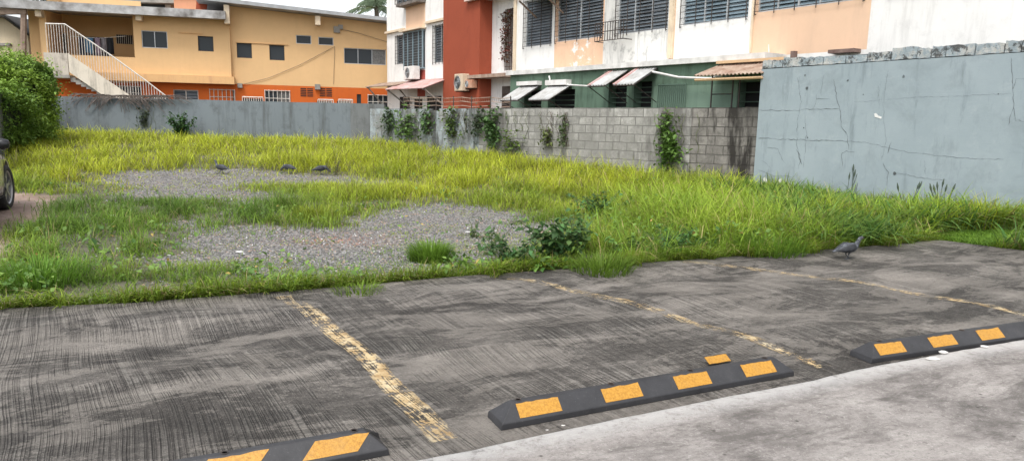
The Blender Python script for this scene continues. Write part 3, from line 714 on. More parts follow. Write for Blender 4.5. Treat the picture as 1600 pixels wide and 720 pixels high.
# ================================================================== WHITE APARTMENT BLOCK
W = Plane(ony(820, 180, 24.0), ony(1300, 180, 14.6))
m_white = plaster('white_facade', (.77, .76, .735), (.36, .35, .33), .28, .4)
m_whd = plaster('dirty_white_facade', (.74, .73, .70), (.20, .20, .20), .75, .95, (.80, .80, .78), .62)
m_whs = plaster('streaked_white_facade', (.78, .77, .75), (.33, .32, .31), .3, .55)
m_peach = plaster('peach_facade', (.72, .50, .35), (.5, .36, .27), .18, .25)
m_peachd = plaster('peeling_peach_facade', (.72, .48, .33), (.18, .14, .12), .2, .5, (.74, .70, .66), .55)
m_redb = plaster('brick_red_render', (.30, .07, .036), (.21, .05, .03), .45, .4)
m_green = plaster('green_render', (.115, .18, .13), (.05, .07, .052), .7, .8, (.30, .33, .29), .66)
m_grn2 = plaster('pale_green_render', (.17, .25, .19), (.09, .13, .1), .4, .4)
U = lambda px, py=110, off=0.0: W.uz(px, py, off)[0]
uA, uT0, uT1, uB, uEnd = U(605), U(700), U(757), U(803), U(1600)+5.5
ZTOP = 10.6
wroot = empty('apartment_building', tuple(W.P((uA+uEnd)/2, .3)), 'white and peach apartment block with louvred windows and a brick red stair tower', 'building')
# --- block B
cB = [U(865), U(941), U(1044), U(1051), U(1169), U(1351)]
sillz = 3.76
hB = []
wins = []
for (a, b_, zs, zt, nc) in ((819, 862, 3.72, 5.2, 1), (868.5, 941, 3.76, 5.3, 2), (962, 1042, 3.76, 5.3, 3), (1063, 1166, 3.78, 5.35, 3), (1178, 1346, 3.86, 5.35, 5), (1385, 1560, 3.88, 5.35, 4)):
    r_ = (U(a, 60), zs, U(b_, 60), zt); hB.append(r_); wins.append((r_, nc))
for (r_, nc) in wins[:]:
    r2 = (r_[0], r_[1]+2.75, r_[2], r_[3]+2.75); hB.append(r2); wins.append((r2, nc))
uDirt = U(990)
def mfB(u, z):
    if z < 2.9: return 0
    if u < cB[0]: return 0
    if u < cB[1]: return 3 if z < 5 else 0
    if u < cB[2]: return 5 if u < uDirt else 1
    if u < cB[3]: return 2
    if u < cB[4]: return 4
    if u < cB[5]: return 2
    return 4 if z < 3 else 0
mb = MB(); W.wall(mb, uB, uEnd, -.3, ZTOP, hB, depth=.17, matfn=mfB, cuts=cB+[uDirt], zcuts=[2.9])
# body behind (roof, back, ends)
mb.mi = 0; 
def shell(pl, mb, u0, u1, z0, z1, f0, f1):
    A_ = [pl.P(u0, z0, f0), pl.P(u1, z0, f0), pl.P(u1, z0, f1), pl.P(u0, z0, f1)]; B_ = [pl.P(u0, z1, f0), pl.P(u1, z1, f0), pl.P(u1, z1, f1), pl.P(u0, z1, f1)]
    mb.quad(A_[1], A_[2], B_[2], B_[1]); mb.quad(A_[2], A_[3], B_[3], B_[2]); mb.quad(A_[3], A_[0], B_[0], B_[3]); mb.quad(*B_)
shell(W, mb, uB, uEnd, -.3, ZTOP, 0, -7)
mats_w = [m_white, m_whd, m_peach, m_peachd, m_whs, plaster('mouldy_facade', (.62, .61, .58), (.13, .13, .125), .9, 1.0, (.78, .78, .76), .66)]
mb.build('wall', mats_w, wroot)
for i, (r_, nc) in enumerate(wins):
    louvre_window(wroot, W, r_, 0.0, nc, M_slat if i % 6 < 3 else M_slat_light, M_alu, 'bars', .088, .055, .5)
# slabs, cornices, pilasters
tr = MB()
W.box(tr, uB-.04, 5.42, uEnd, 5.62, 0.004, .16)
W.box(tr, uB-.06, 5.40, uB+.1, ZTOP-.1, .004, .10)
tr.build('cornice', M_cream, wroot)
for a_, b_, z_, f_ in ((U(1044.5), U(1050), 3.0, .09), (uB-.01, uB+.12, 2.915, .06), (U(1170), U(1172.5), 3.0, .05)): tr = MB(); W.box(tr, a_, z_, b_, 5.40, .004, f_); tr.build('pilaster', M_cream, wroot)
# --- middle recessed bay with balcony doors, between tower and B
mb = MB(); hM = [(U(778), 3.05, U(801), 5.15), (U(778), 5.75, U(801), 7.9), (U(775), .5, U(791), 2.5), (U(778), 8.5, U(801), 10.2)]
W.wall(mb, uT1-.05, uB, -.3, ZTOP, hM, depth=.5, off=-.30, matfn=lambda u, z: 0)
mb.build('wall', [m_whs], wroot)
for h in hM:
    d_ = MB(); d_.quad(*[W.P(a, b_, -.78) for a, b_ in ((h[0], h[1]), (h[2], h[1]), (h[2], h[3]), (h[0], h[3]))]); dd = d_.build('doorway', simple('dark_brown_door', (.09, .06, .045), (.04, .03, .025), 5, .8, 0), wroot)  # dark brown sheet set at the back of each doorway
    g = MB(); n = 9
    for i in range(n+1): uc = h[0]+(h[2]-h[0])*i/n; g.tube([W.P(uc, h[1], -.28), W.P(uc, h[3], -.28)], .012, 4)
    for k in range(5): zz = h[1]+(h[3]-h[1])*(k+.3)/5; g.tube([W.P(h[0], zz, -.28), W.P(h[2], zz, -.28)], .01, 4)
    g.build('grille', simple('rusty_iron', (.12, .06, .035), (.06, .035, .025), 8, .8, .1), dd)
for z in (5.55, 8.3): tr = MB(); W.box(tr, uT1-.9, z, uB+.05, z+.13, -.25, .38); tr.build('ledge', simple('painted_ledge', (.62, .42, .34), (.7, .68, .64), 1.2, .8, .1), wroot)
tr = MB(); W.box(tr, uT1-1.2, 2.78, uB+.05, 2.9, -.25, .42); tr.build('ledge', M_rustsheet, wroot)
# --- stair tower
mb = MB(); o_ = .22
mb.quad(*[W.P(a, b_, o_) for a, b_ in ((uT0, -.3), (uT1, -.3), (uT1, ZTOP+.6), (uT0, ZTOP+.6))]); shell(W, mb, uT0, uT1, -.3, ZTOP+.6, o_, -6.9)
mb.build('stair_tower', m_redb, wroot)
tr = MB(); W.box(tr, uT0-.12, -.3, uT0-.003, ZTOP, .004, .16); tr.build('pilaster', m_peach, wroot)
# --- left bay
hL = []; wl = []
def zpx(px, py, off=0): return W.uz(px, py, off)[1]
ul = [(U(618.5), U(633.5)), (U(676.5), U(697.5))]
zs1, zt1 = 3.55, 5.02
for k in range(3):
    dz = 2.62*k
    hL.append((ul[0][0], zs1+.1+dz, ul[0][1], zt1+dz-.1)); hL.append((ul[1][0], zs1-.02+dz+(.35 if k else 0), ul[1][1], min(zt1+dz, ZTOP-.2)))
uE0, uE1 = U(634.5), U(664.5)
mb = MB()
def mfL(u, z):
    if uE0-.02 < u < uE1+.05 and 5.05 < z < 6.05: return 1
    if U(651.5) < u < uE1+.02 and 2.2 < z < 3.3: return 2
    return 0
W.wall(mb, uA, uT0, -.3, ZTOP, [h for h in hL if h[3] < ZTOP], depth=.22, matfn=mfL, cuts=[uE0, uE1, U(652), U(663)], zcuts=[2.2, 3.3, 5.05, 6.05])
shell(W, mb, uA, uT0, -.3, ZTOP, 0, -6.8)
mb.build('wall', [m_white, m_peach, plaster('faded_red_panel', (.40, .09, .07), (.5, .3, .26), .4, .4)], wroot)
for i, h in enumerate([h for h in hL if h[3] < ZTOP]): louvre_window(wroot, W, h, 0.0, 2, M_slat, M_alu, 'bars' if i % 2 else 'in', .1, .03, .6, nbar=4)
for z in (5.08, 7.72):
    tr = MB(); W.box(tr, uA, z, uE0-.05, z+.09, .004, .12); tr.build('ledge', M_cream, wroot); tr = MB(); W.box(tr, uE1+.1, z+.06, uT0-.13, z+.15, .004, .12); tr.build('ledge', M_cream, wroot)
# boxed-out bay windows
def bay(z0, z1, mat, kind):
    bx = MB(); d = .14
    W.box(bx, uE0, z0, uE1, z0+.05, .004, d); W.box(bx, uE0, z1-.05, uE1, z1, .004, d)
    for uu in (uE0, uE1-.05, (uE0+uE1)/2-.02, uE0+(uE1-uE0)*.22, uE0+(uE1-uE0)*.78): W.box(bx, uu, z0+.05, uu+.045, z1-.05, d-.05, d-.002)
    w = bx.build('bay_window', mat, wroot)
    g = MB(); W.box(g, uE0+.01, z0+.06, uE1-.01, z1-.06, .01, d-.03); g.build('pane', M_glass if kind else M_slat, w)
    s = MB(); z = z0+.12
    while z < z1-.1: 
        s.quad(W.P(uE0+.05, z, d-.02), W.P(uE1-.05, z, d-.02), W.P(uE1-.05, z+.06, d-.045), W.P(uE0+.05, z+.06, d-.045)); z += .11
    s.build('louvres', simple('bay_slat', (.11, .15, .17), (.05, .07, .08), 2, .35, 0), w)
    return w
bay(3.35, 4.95, simple('blue_grey_frame', (.22, .3, .34), None, 4, .5, 0), 1)
bay(6.15, 7.6, simple('brown_frame', (.07, .05, .045), None, 4, .7, 0), 1)
tr = MB(); W.box(tr, uE0-.15, 6.02, uE1+.05, 6.14, .004, .4); tr.build('ledge', simple('charred_ledge', (.08, .07, .06), (.2, .17, .15), 5, .9, .2), wroot)
tr = MB(); W.box(tr, uE0-.1, 4.97, uE1+.1, 5.02, .004, .3); tr.build('canopy', M_cream, wroot)
tr = MB(); W.box(tr, uA-.3, ZTOP, uEnd+.2, ZTOP+.18, -7.2, .5); tr.build('roof', M_conc, wroot)
# tilted bracket canopy over first big window of block B
tr = MB(); a0, a1 = U(840), U(875)
tr.quad(W.P(a0-.3, 5.05, .75), W.P(a1+.3, 5.05, .75), W.P(a1+.3, 5.36, .01), W.P(a0-.3, 5.36, .01)); tr.tube([W.P(a1+.1, 4.6, .02), W.P(a1+.1, 5.05, .7)], .03, 5); tr.tube([W.P(a0-.1, 4.6, .02), W.P(a0-.1, 5.05, .7)], .03, 5)
tr.build('canopy', M_timber, wroot)
# small balcony rail between windows
g = MB(); r0, r1 = U(941), U(985); zz0, zz1 = zpx(962, 62, .3), zpx(962, 33, .3)
for i in range(12): uc = r0+(r1-r0)*i/11; g.tube([W.P(uc, zz0, .32), W.P(uc, zz1, .32)], .011, 4)
for z in (zz0, zz1, (zz0+zz1)/2): g.tube([W.P(r0, z, .0), W.P(r0, z, .32), W.P(r1, z, .32), W.P(r1, z, .0)], .012, 4)
g.build('balcony_rail', M_bar, wroot)
# projecting stubs on the peach wall
tr = MB(); s0 = W.uz(1305, 82); W.box(tr, s0[0], s0[1]-.04, s0[0]+.55, s0[1]+.03, .003, .25); M_ch2 = simple('charred_ledge2', (.1, .06, .05), (.2, .14, .12), 5, .9, .2); tr.build('stub', M_ch2, wroot); tr = MB(); s0 = W.uz(1243, 82); W.box(tr, s0[0]-.05, s0[1]-.12, s0[0]+.05, s0[1]+.02, .003, .1); tr.build('stub', simple('charred_ledge2', (.1, .06, .05), (.2, .14, .12), 5, .9, .2), wroot)
# --- green ground-floor annex
ao = .6; aU = lambda px, py=150: W.uz(px, py, ao)[0]
ua0, ua1 = aU(797), aU(1196)
za = 2.78
hA = [(aU(819, 160), 1.3, aU(846, 160), 2.28), (aU(856, 160), 1.3, aU(898, 160), 2.28), (aU(951, 150), 1.55, aU(979, 150), 2.42), (aU(990, 150), 1.55, aU(1018, 150), 2.42), (aU(1152, 150), 1.0, aU(1196, 150), 2.32)]
mb = MB(); W.wall(mb, ua0, ua1, -.3, za, hA, depth=.3, off=ao, matfn=lambda u, z: 1 if (u > aU(1021) and z < 2.3) else 0, cuts=[aU(1021)])
mb.mi = 0; mb.quad(W.P(ua0, -.3, ao), W.P(ua0, za, ao), W.P(ua0, za, 0), W.P(ua0, -.3, 0)); mb.quad(W.P(ua1, -.3, ao), W.P(ua1, za, ao), W.P(ua1, za, 0), W.P(ua1, -.3, 0))
an = mb.build('annex_wall', [m_green, m_grn2], wroot)
for h in hA:
    d_ = MB(); d_.quad(*[W.P(a, b_, ao-.28) for a, b_ in ((h[0], h[1]), (h[2], h[1]), (h[2], h[3]), (h[0], h[3]))]); d_.build('opening', M_dark, wroot)
    g = MB(); 
    for k in range(6): zz = h[1]+.08+(h[3]-h[1]-.1)*k/6; g.tube([W.P(h[0], zz, ao-.1), W.P(h[2], zz, ao-.1)], .012, 4)
    g.build('grille', simple('green_bars', (.1, .16, .12), None, 6, .6, 0), wroot)
tr = MB(); W.box(tr, ua0-.1, za, ua1, za+.13, .003, ao+.12); tr.build('annex_roof', simple('pale_slab', (.74, .73, .70), (.45, .44, .42), 2.5, .8, .2), wroot)
tr = MB(); W.box(tr, aU(815, 128), 2.43, aU(847, 128), 2.55, ao+.002, ao+.2); W.box(tr, aU(860, 128), 2.40, aU(893, 128), 2.55, ao+.002, ao+.2); tr.build('sunshade_ledge', M_whitepaint, wroot)
# green bar gate
g = MB(); g0, g1 = aU(1030), aU(1073)
for i in range(15): uc = g0+(g1-g0)*i/14; g.tube([W.P(uc, 1.0, ao+.05), W.P(uc, 2.33, ao+.05)], .014, 4)
for z in (1.2, 2.3): g.tube([W.P(g0, z, ao+.06), W.P(g1, z, ao+.06)], .014, 4)
g.build('barred_gate', simple('green_bars', (.1, .16, .12)), wroot)
# service pipe
g = MB(); g.tube([W.P(*W.uz(858, 119, .75), .75), W.P(*W.uz(860, 129, .75), .75), W.P(*W.uz(890, 133, .75), 0.75), W.P(*W.uz(925, 135, .75), .75)], .025, 6); g.build('pipe', M_whitepaint, wroot); g = MB()
g.tube([W.P(*W.uz(1018, 112, .8), .8), W.P(*W.uz(1060, 121, .8), .8), W.P(*W.uz(1110, 123, .8), 0.8), W.P(*W.uz(1130, 118, .8), .8)], .03, 6); g.build('pipe', M_whitepaint, wroot); g = MB()
g.tube([W.P(*W.uz(1202, 98, .1), .1), W.P(*W.uz(1201, 70, .1), .1)], .012, 5)
g.build('pipe', M_whitepaint, wroot)
# propped metal shutters over the annex openings
def awning(pxs, base_z, drop, out, mat, edge=None, name='window_awning', nprop=2, length=None):
    u0 = W.uz(pxs[0], 140, ao+.02)[0]; u1 = W.uz(pxs[1], 140, ao+.02)[0]; s = MB()
    corrugated(s, W.P(u0, base_z, ao+.03), W.P(u1, base_z, ao+.03), W.P(u0, base_z-drop, ao+out), W.P(u1, base_z-drop, ao+out), .11, .026)
    w = s.build(name, mat, wroot); sd = w.modifiers.new('s', 'SOLIDIFY'); sd.thickness = .004
    f = MB(); 
    for uu in (u0+.02, u1-.02): f.tube([W.P(uu, base_z-.03, ao+.03), W.P(uu, base_z-drop-.02, ao+out)], .014, 4); f.tube([W.P(uu, base_z-.85, ao+.01), W.P(uu, base_z-drop-.03, ao+out-.05)], .012, 4)
    f.tube([W.P(u0, base_z-drop-.02, ao+out-.01), W.P(u1, base_z-drop-.02, ao+out-.01)], .016, 4)
    f.build('prop', M_bar, w)
    if edge:
        e = MB(); corrugated(e, W.P(u0-.03, base_z+.015, ao+.03), W.P(u0+.12, base_z+.015, ao+.03), W.P(u0-.03, base_z-drop+.015, ao+out), W.P(u0+.12, base_z-drop+.015, ao+out), .085, .014); e.build('red_sheet', edge, w)
awning((816, 845), 2.42, .47, .85, M_zinc)
awning((861, 894), 2.40, .45, .85, M_zinc)
awning((953, 981), 2.72, .42, .8, M_zinc, M_redsheet)
awning((993, 1027), 2.74, .44, .8, M_zinc, M_redsheet)
# brown corrugated lean-to on the right of the annex
c0u, c1u = W.uz(1128, 115, ao)[0], W.uz(1196, 110, ao)[0]+.6; s = MB()
corrugated(s, W.P(c0u, 2.72, ao), W.P(c1u, 2.72, ao), W.P(c0u, 2.42, ao+.9), W.P(c1u, 2.42, ao+.9), .1, .02); w = s.build('lean_to_roof', M_rustsheet, wroot); w.modifiers.new('s', 'SOLIDIFY').thickness = .01
f = MB(); W.box(f, c0u, 2.72, c1u, 2.78, ao+.13, ao+.22); f.tube([W.P(c0u, 2.34, ao+.85), W.P(c1u, 2.34, ao+.85)], .03, 5); f.build('timber', simple('yellow_timber', (.62, .42, .24), (.5, .34, .2), 6, .7, .1), w)
f = MB()
for q in (2.05, 1.75): f.tube([W.P(c0u, q, ao+.3), W.P(c1u-1.2, q, ao+.3)], .012, 4)
for q in (c0u, (c0u+c1u)/2-.3, c1u-1.0): f.tube([W.P(q, 1.2, ao+.3), W.P(q, 2.55, ao+.3)], .018, 4)
f.build('frame', M_bar, w)
# pinkish canopies on the left bay, with raking brackets
def canopy(px0, px1, zt, drop, out, mat):
    u0, u1 = U(px0, 140), U(px1, 140); s = MB(); corrugated(s, W.P(u0, zt, .02), W.P(u1, zt, .02), W.P(u0, zt-drop, out), W.P(u1, zt-drop, out), .12, .02)
    w = s.build('canopy', mat, wroot); w.modifiers.new('s', 'SOLIDIFY').thickness = .01
    f = MB()
    for uu in (u0+.1, u1-.1): f.tube([W.P(uu, zt-drop-.75, .02), W.P(uu, zt-drop-.03, out-.1)], .035, 5); f.tube([W.P(uu, zt-.06, .02), W.P(uu, zt-drop-.04, out-.02)], .025, 5)
    f.build('bracket', M_conc, w)
canopy(640, 702, 2.88, .42, 1.15, M_pinksheet)
canopy(596, 645, 2.85, .2, .8, M_rustsheet)
# dark openings at ground level behind wall
for a, b_, z0, z1 in ((625, 640, .5, 2.2), (648, 660, .5, 2.1), (668, 690, .6, 2.2)):
    d_ = MB(); W.box(d_, U(a), z0, U(b_), z1, .003, .02); d_.build('opening', M_dark, wroot)
# air conditioners fixed to this building
def ac_unit(pl, px, py, off, w=.75, h=.5, d=.3, mat=None, label=None):
    u, z = pl.uz(px, py, off); root = empty('air_conditioner', tuple(pl.P(u, z-h/2, off)), label, 'air conditioner', 'air conditioners on the white block')
    b_ = MB(); pl.box(b_, u-w/2, z-h/2, u+w/2, z+h/2, off-d, off); o = b_.build('casing', mat or M_whitepaint, root); bv = o.modifiers.new('b', 'BEVEL'); bv.width = .02; bv.segments = 2
    g = MB(); 
    for k in range(5):
        r_ = h*.4*(k+1)/5; g.tube([pl.P(u-w*.1+math.cos(a)*r_, z+math.sin(a)*r_, off+.012) for a in np.linspace(0, 2*math.pi, 17)], .006, 4, cap=False)
    g.tube([pl.P(u-w*.1-h*.4, z, off+.013), pl.P(u-w*.1+h*.4, z, off+.013)], .006, 4); g.tube([pl.P(u-w*.1, z-h*.4, off+.013), pl.P(u-w*.1, z+h*.4, off+.013)], .006, 4)
    g.build('fan_guard', M_alu, root)
    f = MB(); f.add([pl.P(u-w*.1+math.cos(a)*h*.38, z+math.sin(a)*h*.38, off+.004) for a in np.linspace(0, 2*math.pi, 17)[:-1]], [tuple(range(16))]); f.build('fan_recess', M_dark, root)
    bk = MB(); 
    for s in (-.3, .3): bk.tube([pl.P(u+s*w, z-h/2-.02, off), pl.P(u+s*w, z-h/2-.02, off-d-.35)], .014, 4)
    bk.build('bracket', M_bar, root)
ac_unit(W, 638, 114, .45, .95, .55, .32, None, 'white air conditioner under the blue framed bay window of the white block')
ac_unit(W, 716, 129, .62, .62, .62, .3, simple('cream_casing', (.62, .5, .36), (.5, .4, .3), 5, .6, 0), 'larger cream air conditioner on the brick red stair tower')
ac_unit(W, 730.5, 131.5, .5, .55, .3, .26, simple('rusted_casing', (.4, .17, .1), (.5, .3, .2), 5, .7, 0), 'small rust coloured air conditioner on the brick red stair tower')
# climbing plant on balcony grille
# ================================================================== ORANGE BUILDING
O = Plane(ony(209, 165, 31.5), ony(600, 165, 35.0))
m_or = plaster('apricot_facade', (.70, .46, .235), (.52, .34, .19), .14, .2)
m_orr = plaster('orange_red_band', (.56, .125, .025), (.36, .09, .03), .25, .25)
m_ors = plaster('apricot_ledge', (.68, .42, .2), (.42, .22, .14), .3, .5, (.62, .35, .30), .63)
oroot = empty('terrace_building', tuple(O.P(O.L/2, .45)), 'long two storey apricot building with an orange lower band and sloping grey roofs', 'building')
ou = lambda px, py=90, off=0.0: O.uz(px, py, off)[0]
u0, uR, uJ = ou(212), ou(607), ou(361)
zb = O.uz(450, 134)[1]     # band line
print('orange band z', zb, 'L', O.L)
def orr(x0, y0, x1, y1, off=0.0): return O.rect(x0, y0, x1, y1, off)
upL = [orr(222.5, 49.5, 262.5, 76), orr(310, 57.5, 334, 81)]
upR = [orr(370, 67.5, 393.5, 91), orr(421, 71, 444.5, 94.5), orr(462.5, 55.5, 486.5, 69), orr(497.5, 58.5, 521, 71), orr(537.5, 76.5, 603, 101)]
loL = [orr(271, 140.5, 310, 160), orr(181, 135, 221, 156)]; loR = [orr(328, 140.5, 367, 163), orr(414, 142, 453, 166), orr(557.5, 147.5, 564.5, 169), orr(575, 149, 606, 170)]
# right part wall, top follows sloping roof
def roofz_R(u): 
    a = O.uz(361, 10)[1]; b_ = O.uz(607, 38)[1]; return a+(b_-a)*(u-uJ)/(uR-uJ)
def mfo(u, z): return 1 if z < zb else 0
mb = MB(); zt = roofz_R(uR)-.02; O.wall(mb, uJ, uR, -.3, zt, upR+loR, depth=.12, matfn=mfo, cuts=[])
# re-split at band: add band overlay as own strip built into wall grid through cuts in z -> use second call
mb = MB(); 
O.wall(mb, uJ, uR, -.3, zb, loR, depth=.12, matfn=lambda u, z: 1); O.wall(mb, uJ, uR, zb, zt, upR, depth=.12, matfn=lambda u, z: 0)
mb.mi = 0; mb.quad(O.P(uJ, zt), O.P(uR, zt), O.P(uR, roofz_R(uR)), O.P(uJ, roofz_R(uJ)))
mb.quad(O.P(uR, -.3), O.P(uR, zt), O.P(uR, zt, -9), O.P(uR, -.3, -9)); mb.quad(O.P(uR, -.3, -9), O.P(uR, zt, -9), O.P(u0-8, zt, -9), O.P(u0-8, -.3, -9))
# left part, slightly forward
lo_ = .18; zL = O.uz(290, 18, lo_)[1]
O.wall(mb, u0, uJ, zb, zL, upL, depth=.12, off=lo_, matfn=lambda u, z: 0)
mb.quad(O.P(uJ, zb, lo_), O.P(uJ, zL, lo_), O.P(uJ, zL, 0), O.P(uJ, zb, 0))
O.wall(mb, ou(60), uJ, -.3, zb, loL, depth=.12, matfn=lambda u, z: 1)
mb.build('wall', [m_or, m_orr], oroot)
# ledge band
lb0, lb1 = ou(88, 124, .5), ou(366, 124, .5); tr = MB(); zl0, zl1 = O.uz(270, 129, .5)[1], O.uz(270, 117, .5)[1]
O.box(tr, lb0, zl0, lb1, zl1, .003, .5); tr.build('ledge', m_ors, oroot)
# roofs
rR = MB(); e = .9
for (za_, zb_, f0, f1) in ((roofz_R(uJ-1.3), roofz_R(uR+.2), e, -9.2),):
    t = .16
    P4 = [O.P(uJ-1.3, za_+.02, f0), O.P(uR+.2, zb_+.02, f0), O.P(uR+.2, zb_+.02, f1), O.P(uJ-1.3, za_+.02, f1)]
    rR.add(P4+[p_+np.array([0, 0, t]) for p_ in P4], [(0, 3, 2, 1), (4, 5, 6, 7), (0, 1, 5, 4), (1, 2, 6, 5), (2, 3, 7, 6), (3, 0, 4, 7)])
rR.build('roof', simple('grey_fascia', (.38, .39, .40), (.26, .27, .28), 3, .7, .1), oroot)
# low roof on left (weathered fascia)
rl = MB(); q0 = O.uz(27, 10, .95); q1 = O.uz(352, 24, .95); t = .34
P4 = [O.P(q0[0]-3.5, q0[1]-.1, .95), O.P(q1[0], q1[1]-t/2, .95), O.P(q1[0], q1[1]-t/2+.4, -6), O.P(q0[0]-3.5, q0[1]+.4, -6)]
rl.add(P4+[p_+np.array([0, 0, t]) for p_ in P4], [(0, 3, 2, 1), (4, 5, 6, 7), (0, 1, 5, 4), (1, 2, 6, 5), (2, 3, 7, 6), (3, 0, 4, 7)])
rl.build('roof', simple('weathered_fascia', (.50, .50, .50), (.12, .11, .10), 1.6, .8, .2, detail=9), oroot)
# rafter ends
for px, y0_, y1_, of in ((354, 9, 38, .5), (496, 26, 40, .5), (217, 20, 33, .5), (61, 12, 27, .5)):
    u, z1_ = O.uz(px, y0_, of); z0_ = O.uz(px, y1_, of)[1]; r_ = MB(); O.box(r_, u-.11, z0_, u+.11, z1_, .2, .72); r_.build('rafter_end', M_cream, oroot)
# gable triangle above the low roof, between roofs (red roof tip)
g = MB(); a = O.uz(306, 14, -.5); b_ = O.uz(322, 0, -.5); g.add([O.P(a[0], a[1], -.5), O.P(b_[0], a[1], -.5), O.P(b_[0]+.1, b_[1]+.3, -.5), O.P(b_[0]-.35, b_[1]+.3, -.5)], [(0, 1, 2, 3)]); g.build('roof_gable', m_redb, oroot).modifiers.new('s', 'SOLIDIFY').thickness = .15
# windows
plain_window(oroot, O, upL[0], lo_, 2, M_alu); plain_window(oroot, O, upL[1], lo_, 1, M_bar)
for i, r_ in enumerate(upR[:2]): plain_window(oroot, O, r_, 0, 1, M_bar)
for r_ in upR[2:4]: plain_window(oroot, O, r_, 0, 1, M_alu)
plain_window(oroot, O, upR[4], 0, 3, M_alu, None, None, M_curt)
louvre_window(oroot, O, loL[0], 0, 2, M_slat, M_whitebar, None, .13)
plain_window(oroot, O, loL[1], 0, 2, M_whitebar, None, .17)
plain_window(oroot, O, loR[0], 0, 2, M_whitebar, None, .17, simple('light_curtain', (.3, .28, .25), (.15, .14, .13), 9, .8, 0)); plain_window(oroot, O, loR[1], 0, 2, M_whitebar, None, .17, M_curt)
plain_window(oroot, O, loR[2], 0, 1, M_bar); plain_window(oroot, O, loR[3], 0, 2, M_bar, None, .2)
# window hoods (thin lines)
for (x0, x1, y) in ((279, 318, 52), (368, 450, 67)):
    tr = MB(); a = O.uz(x0, y, lo_ if x1 < 361 else 0); O.box(tr, a[0], a[1], O.uz(x1, y, 0)[0], a[1]+.04, (lo_ if x1 < 361 else 0)+.003, (lo_ if x1 < 361 else 0)+.05); tr.build('hood_mould', m_ors, oroot)
# breeze vents
for x0, x1 in ((469.5, 489.5), (499.5, 519)):
    v = MB(); r_ = orr(x0, 137, x1, 151)
    for k in range(5):
        for j in range(2):
            ua = r_[0]+(r_[2]-r_[0])*(j*.52); ub = ua+(r_[2]-r_[0])*.46; zz = r_[1]+(r_[3]-r_[1])*k/5; O.box(v, ua, zz, ub, zz+(r_[3]-r_[1])/5*.55, .002, .012)
    v.build('vent', M_dark, oroot)
# barred half gates in front
for x0, x1, y0_, y1_ in ((379, 411, 152, 165), (497, 521, 156, 168.5), (529, 551, 156, 168.5), (233, 259, 150, 158)):
    a = O.rect(x0, y0_, x1, y1_+6, .8); bk = MB(); O.box(bk, a[0], a[1], a[2], a[3]-.05, .003, .02); bk.build('opening', M_dark, oroot)
    g = MB(); n = 9
    for i in range(n+1): uc = a[0]+(a[2]-a[0])*i/n; g.tube([O.P(uc, a[1], .8), O.P(uc, a[3], .8)], .018, 4)
    g.tube([O.P(a[0], a[3], .8), O.P(a[2], a[3], .8)], .025, 4); g.tube([O.P(a[0], a[1]+.1, .8), O.P(a[2], a[1]+.1, .8)], .02, 4)
    g.build('barred_gate', M_whitebar, oroot)
# wires and box
g = MB(); pth = lambda pts, of: [O.P(*O.uz(x, y, of), of) for x, y in pts]
g.tube(pth([(375, 133), (420, 122), (470, 101), (523, 73)], .04), .011, 4); g.tube(pth([(523, 73), (521, 132)], .03), .009, 4); g.tube(pth([(529, 45), (560, 52), (606, 66)], .1), .012, 4)
g.build('cable', simple('cable_grey', (.3, .22, .14), None, 4, .8, 0), oroot)
g = MB(); 
for px, py, s in ((526, 47, .14), (496, 136, .12), (375, 134, .1), (532, 43, .1)): u, z = O.uz(px, py); O.box(g, u-s, z-s, u+s, z+s, .003, .15)
g.build('junction_box', M_conc, oroot)
# --- balcony recess on the left
bu0, bu1 = ou(70, 60), u0; zf = O.uz(150, 88)[1]; rec = MB(); dpt = 2.2
rec.mi = 0; rec.quad(O.P(bu0+.15, zb, -dpt), O.P(bu1, zb, -dpt), O.P(bu1, zL+.6, -dpt), O.P(bu0+.15, zL+.6, -dpt)); rec.quad(O.P(bu0+.15, zb, -.1), O.P(bu0+.15, zb, -dpt), O.P(bu0+.15, zL+.6, -dpt), O.P(bu0+.15, zL+.6, -.1))
rec.quad(O.P(bu1, zb, lo_), O.P(bu1, zL, lo_), O.P(bu1, zL, -dpt), O.P(bu1, zb, -dpt))
rec.quad(O.P(bu0, zf-.9, 0), O.P(bu1, zf-.9, 0), O.P(bu1, zf-.9, -dpt), O.P(bu0, zf-.9, -dpt))
O.box(rec, ou(112, 90), zb-.1, bu1-.002, zf, -.15, lo_-.004)      # parapet
rec.build('balcony_wall', m_or, oroot)
cp = MB(); r_ = orr(182, 55, 207, 69, -dpt+.05)
g = MB(); O.box(g, r_[0], r_[1], r_[2], r_[3], -dpt+.003, -dpt+.03); wb = g.build('window', M_dark, oroot)
g = MB()
for i in range(9): uc = r_[0]+(r_[2]-r_[0])*i/8; g.tube([O.P(uc, r_[1], -dpt+.06), O.P(uc, r_[3], -dpt+.06)], .012, 4)
g.build('grille', M_whitebar, wb)
r_ = O.rect(77, 53, 104, 84, -dpt+.05); g = MB(); O.box(g, r_[0], zf-.8, r_[2], r_[3], -dpt+.003, -dpt+.04); g.build('door', simple('dark_door', (.06, .045, .04), None, 5, .6, 0), oroot)
r_ = O.rect(124, 58, 170, 84, -dpt+.05); g = MB(); O.box(g, r_[0], zf-.8, r_[2], r_[3], -dpt+.003, -dpt+.04); g.build('door', simple('dark_door', (.06, .045, .04)), oroot)
# column left of recess
g = MB(); a = ou(63.5, 60, .2); b_ = ou(75, 60, .2); O.box(g, a, zb-.6, b_, zL-.05, -.2, .25); g.build('column', m_or, oroot)
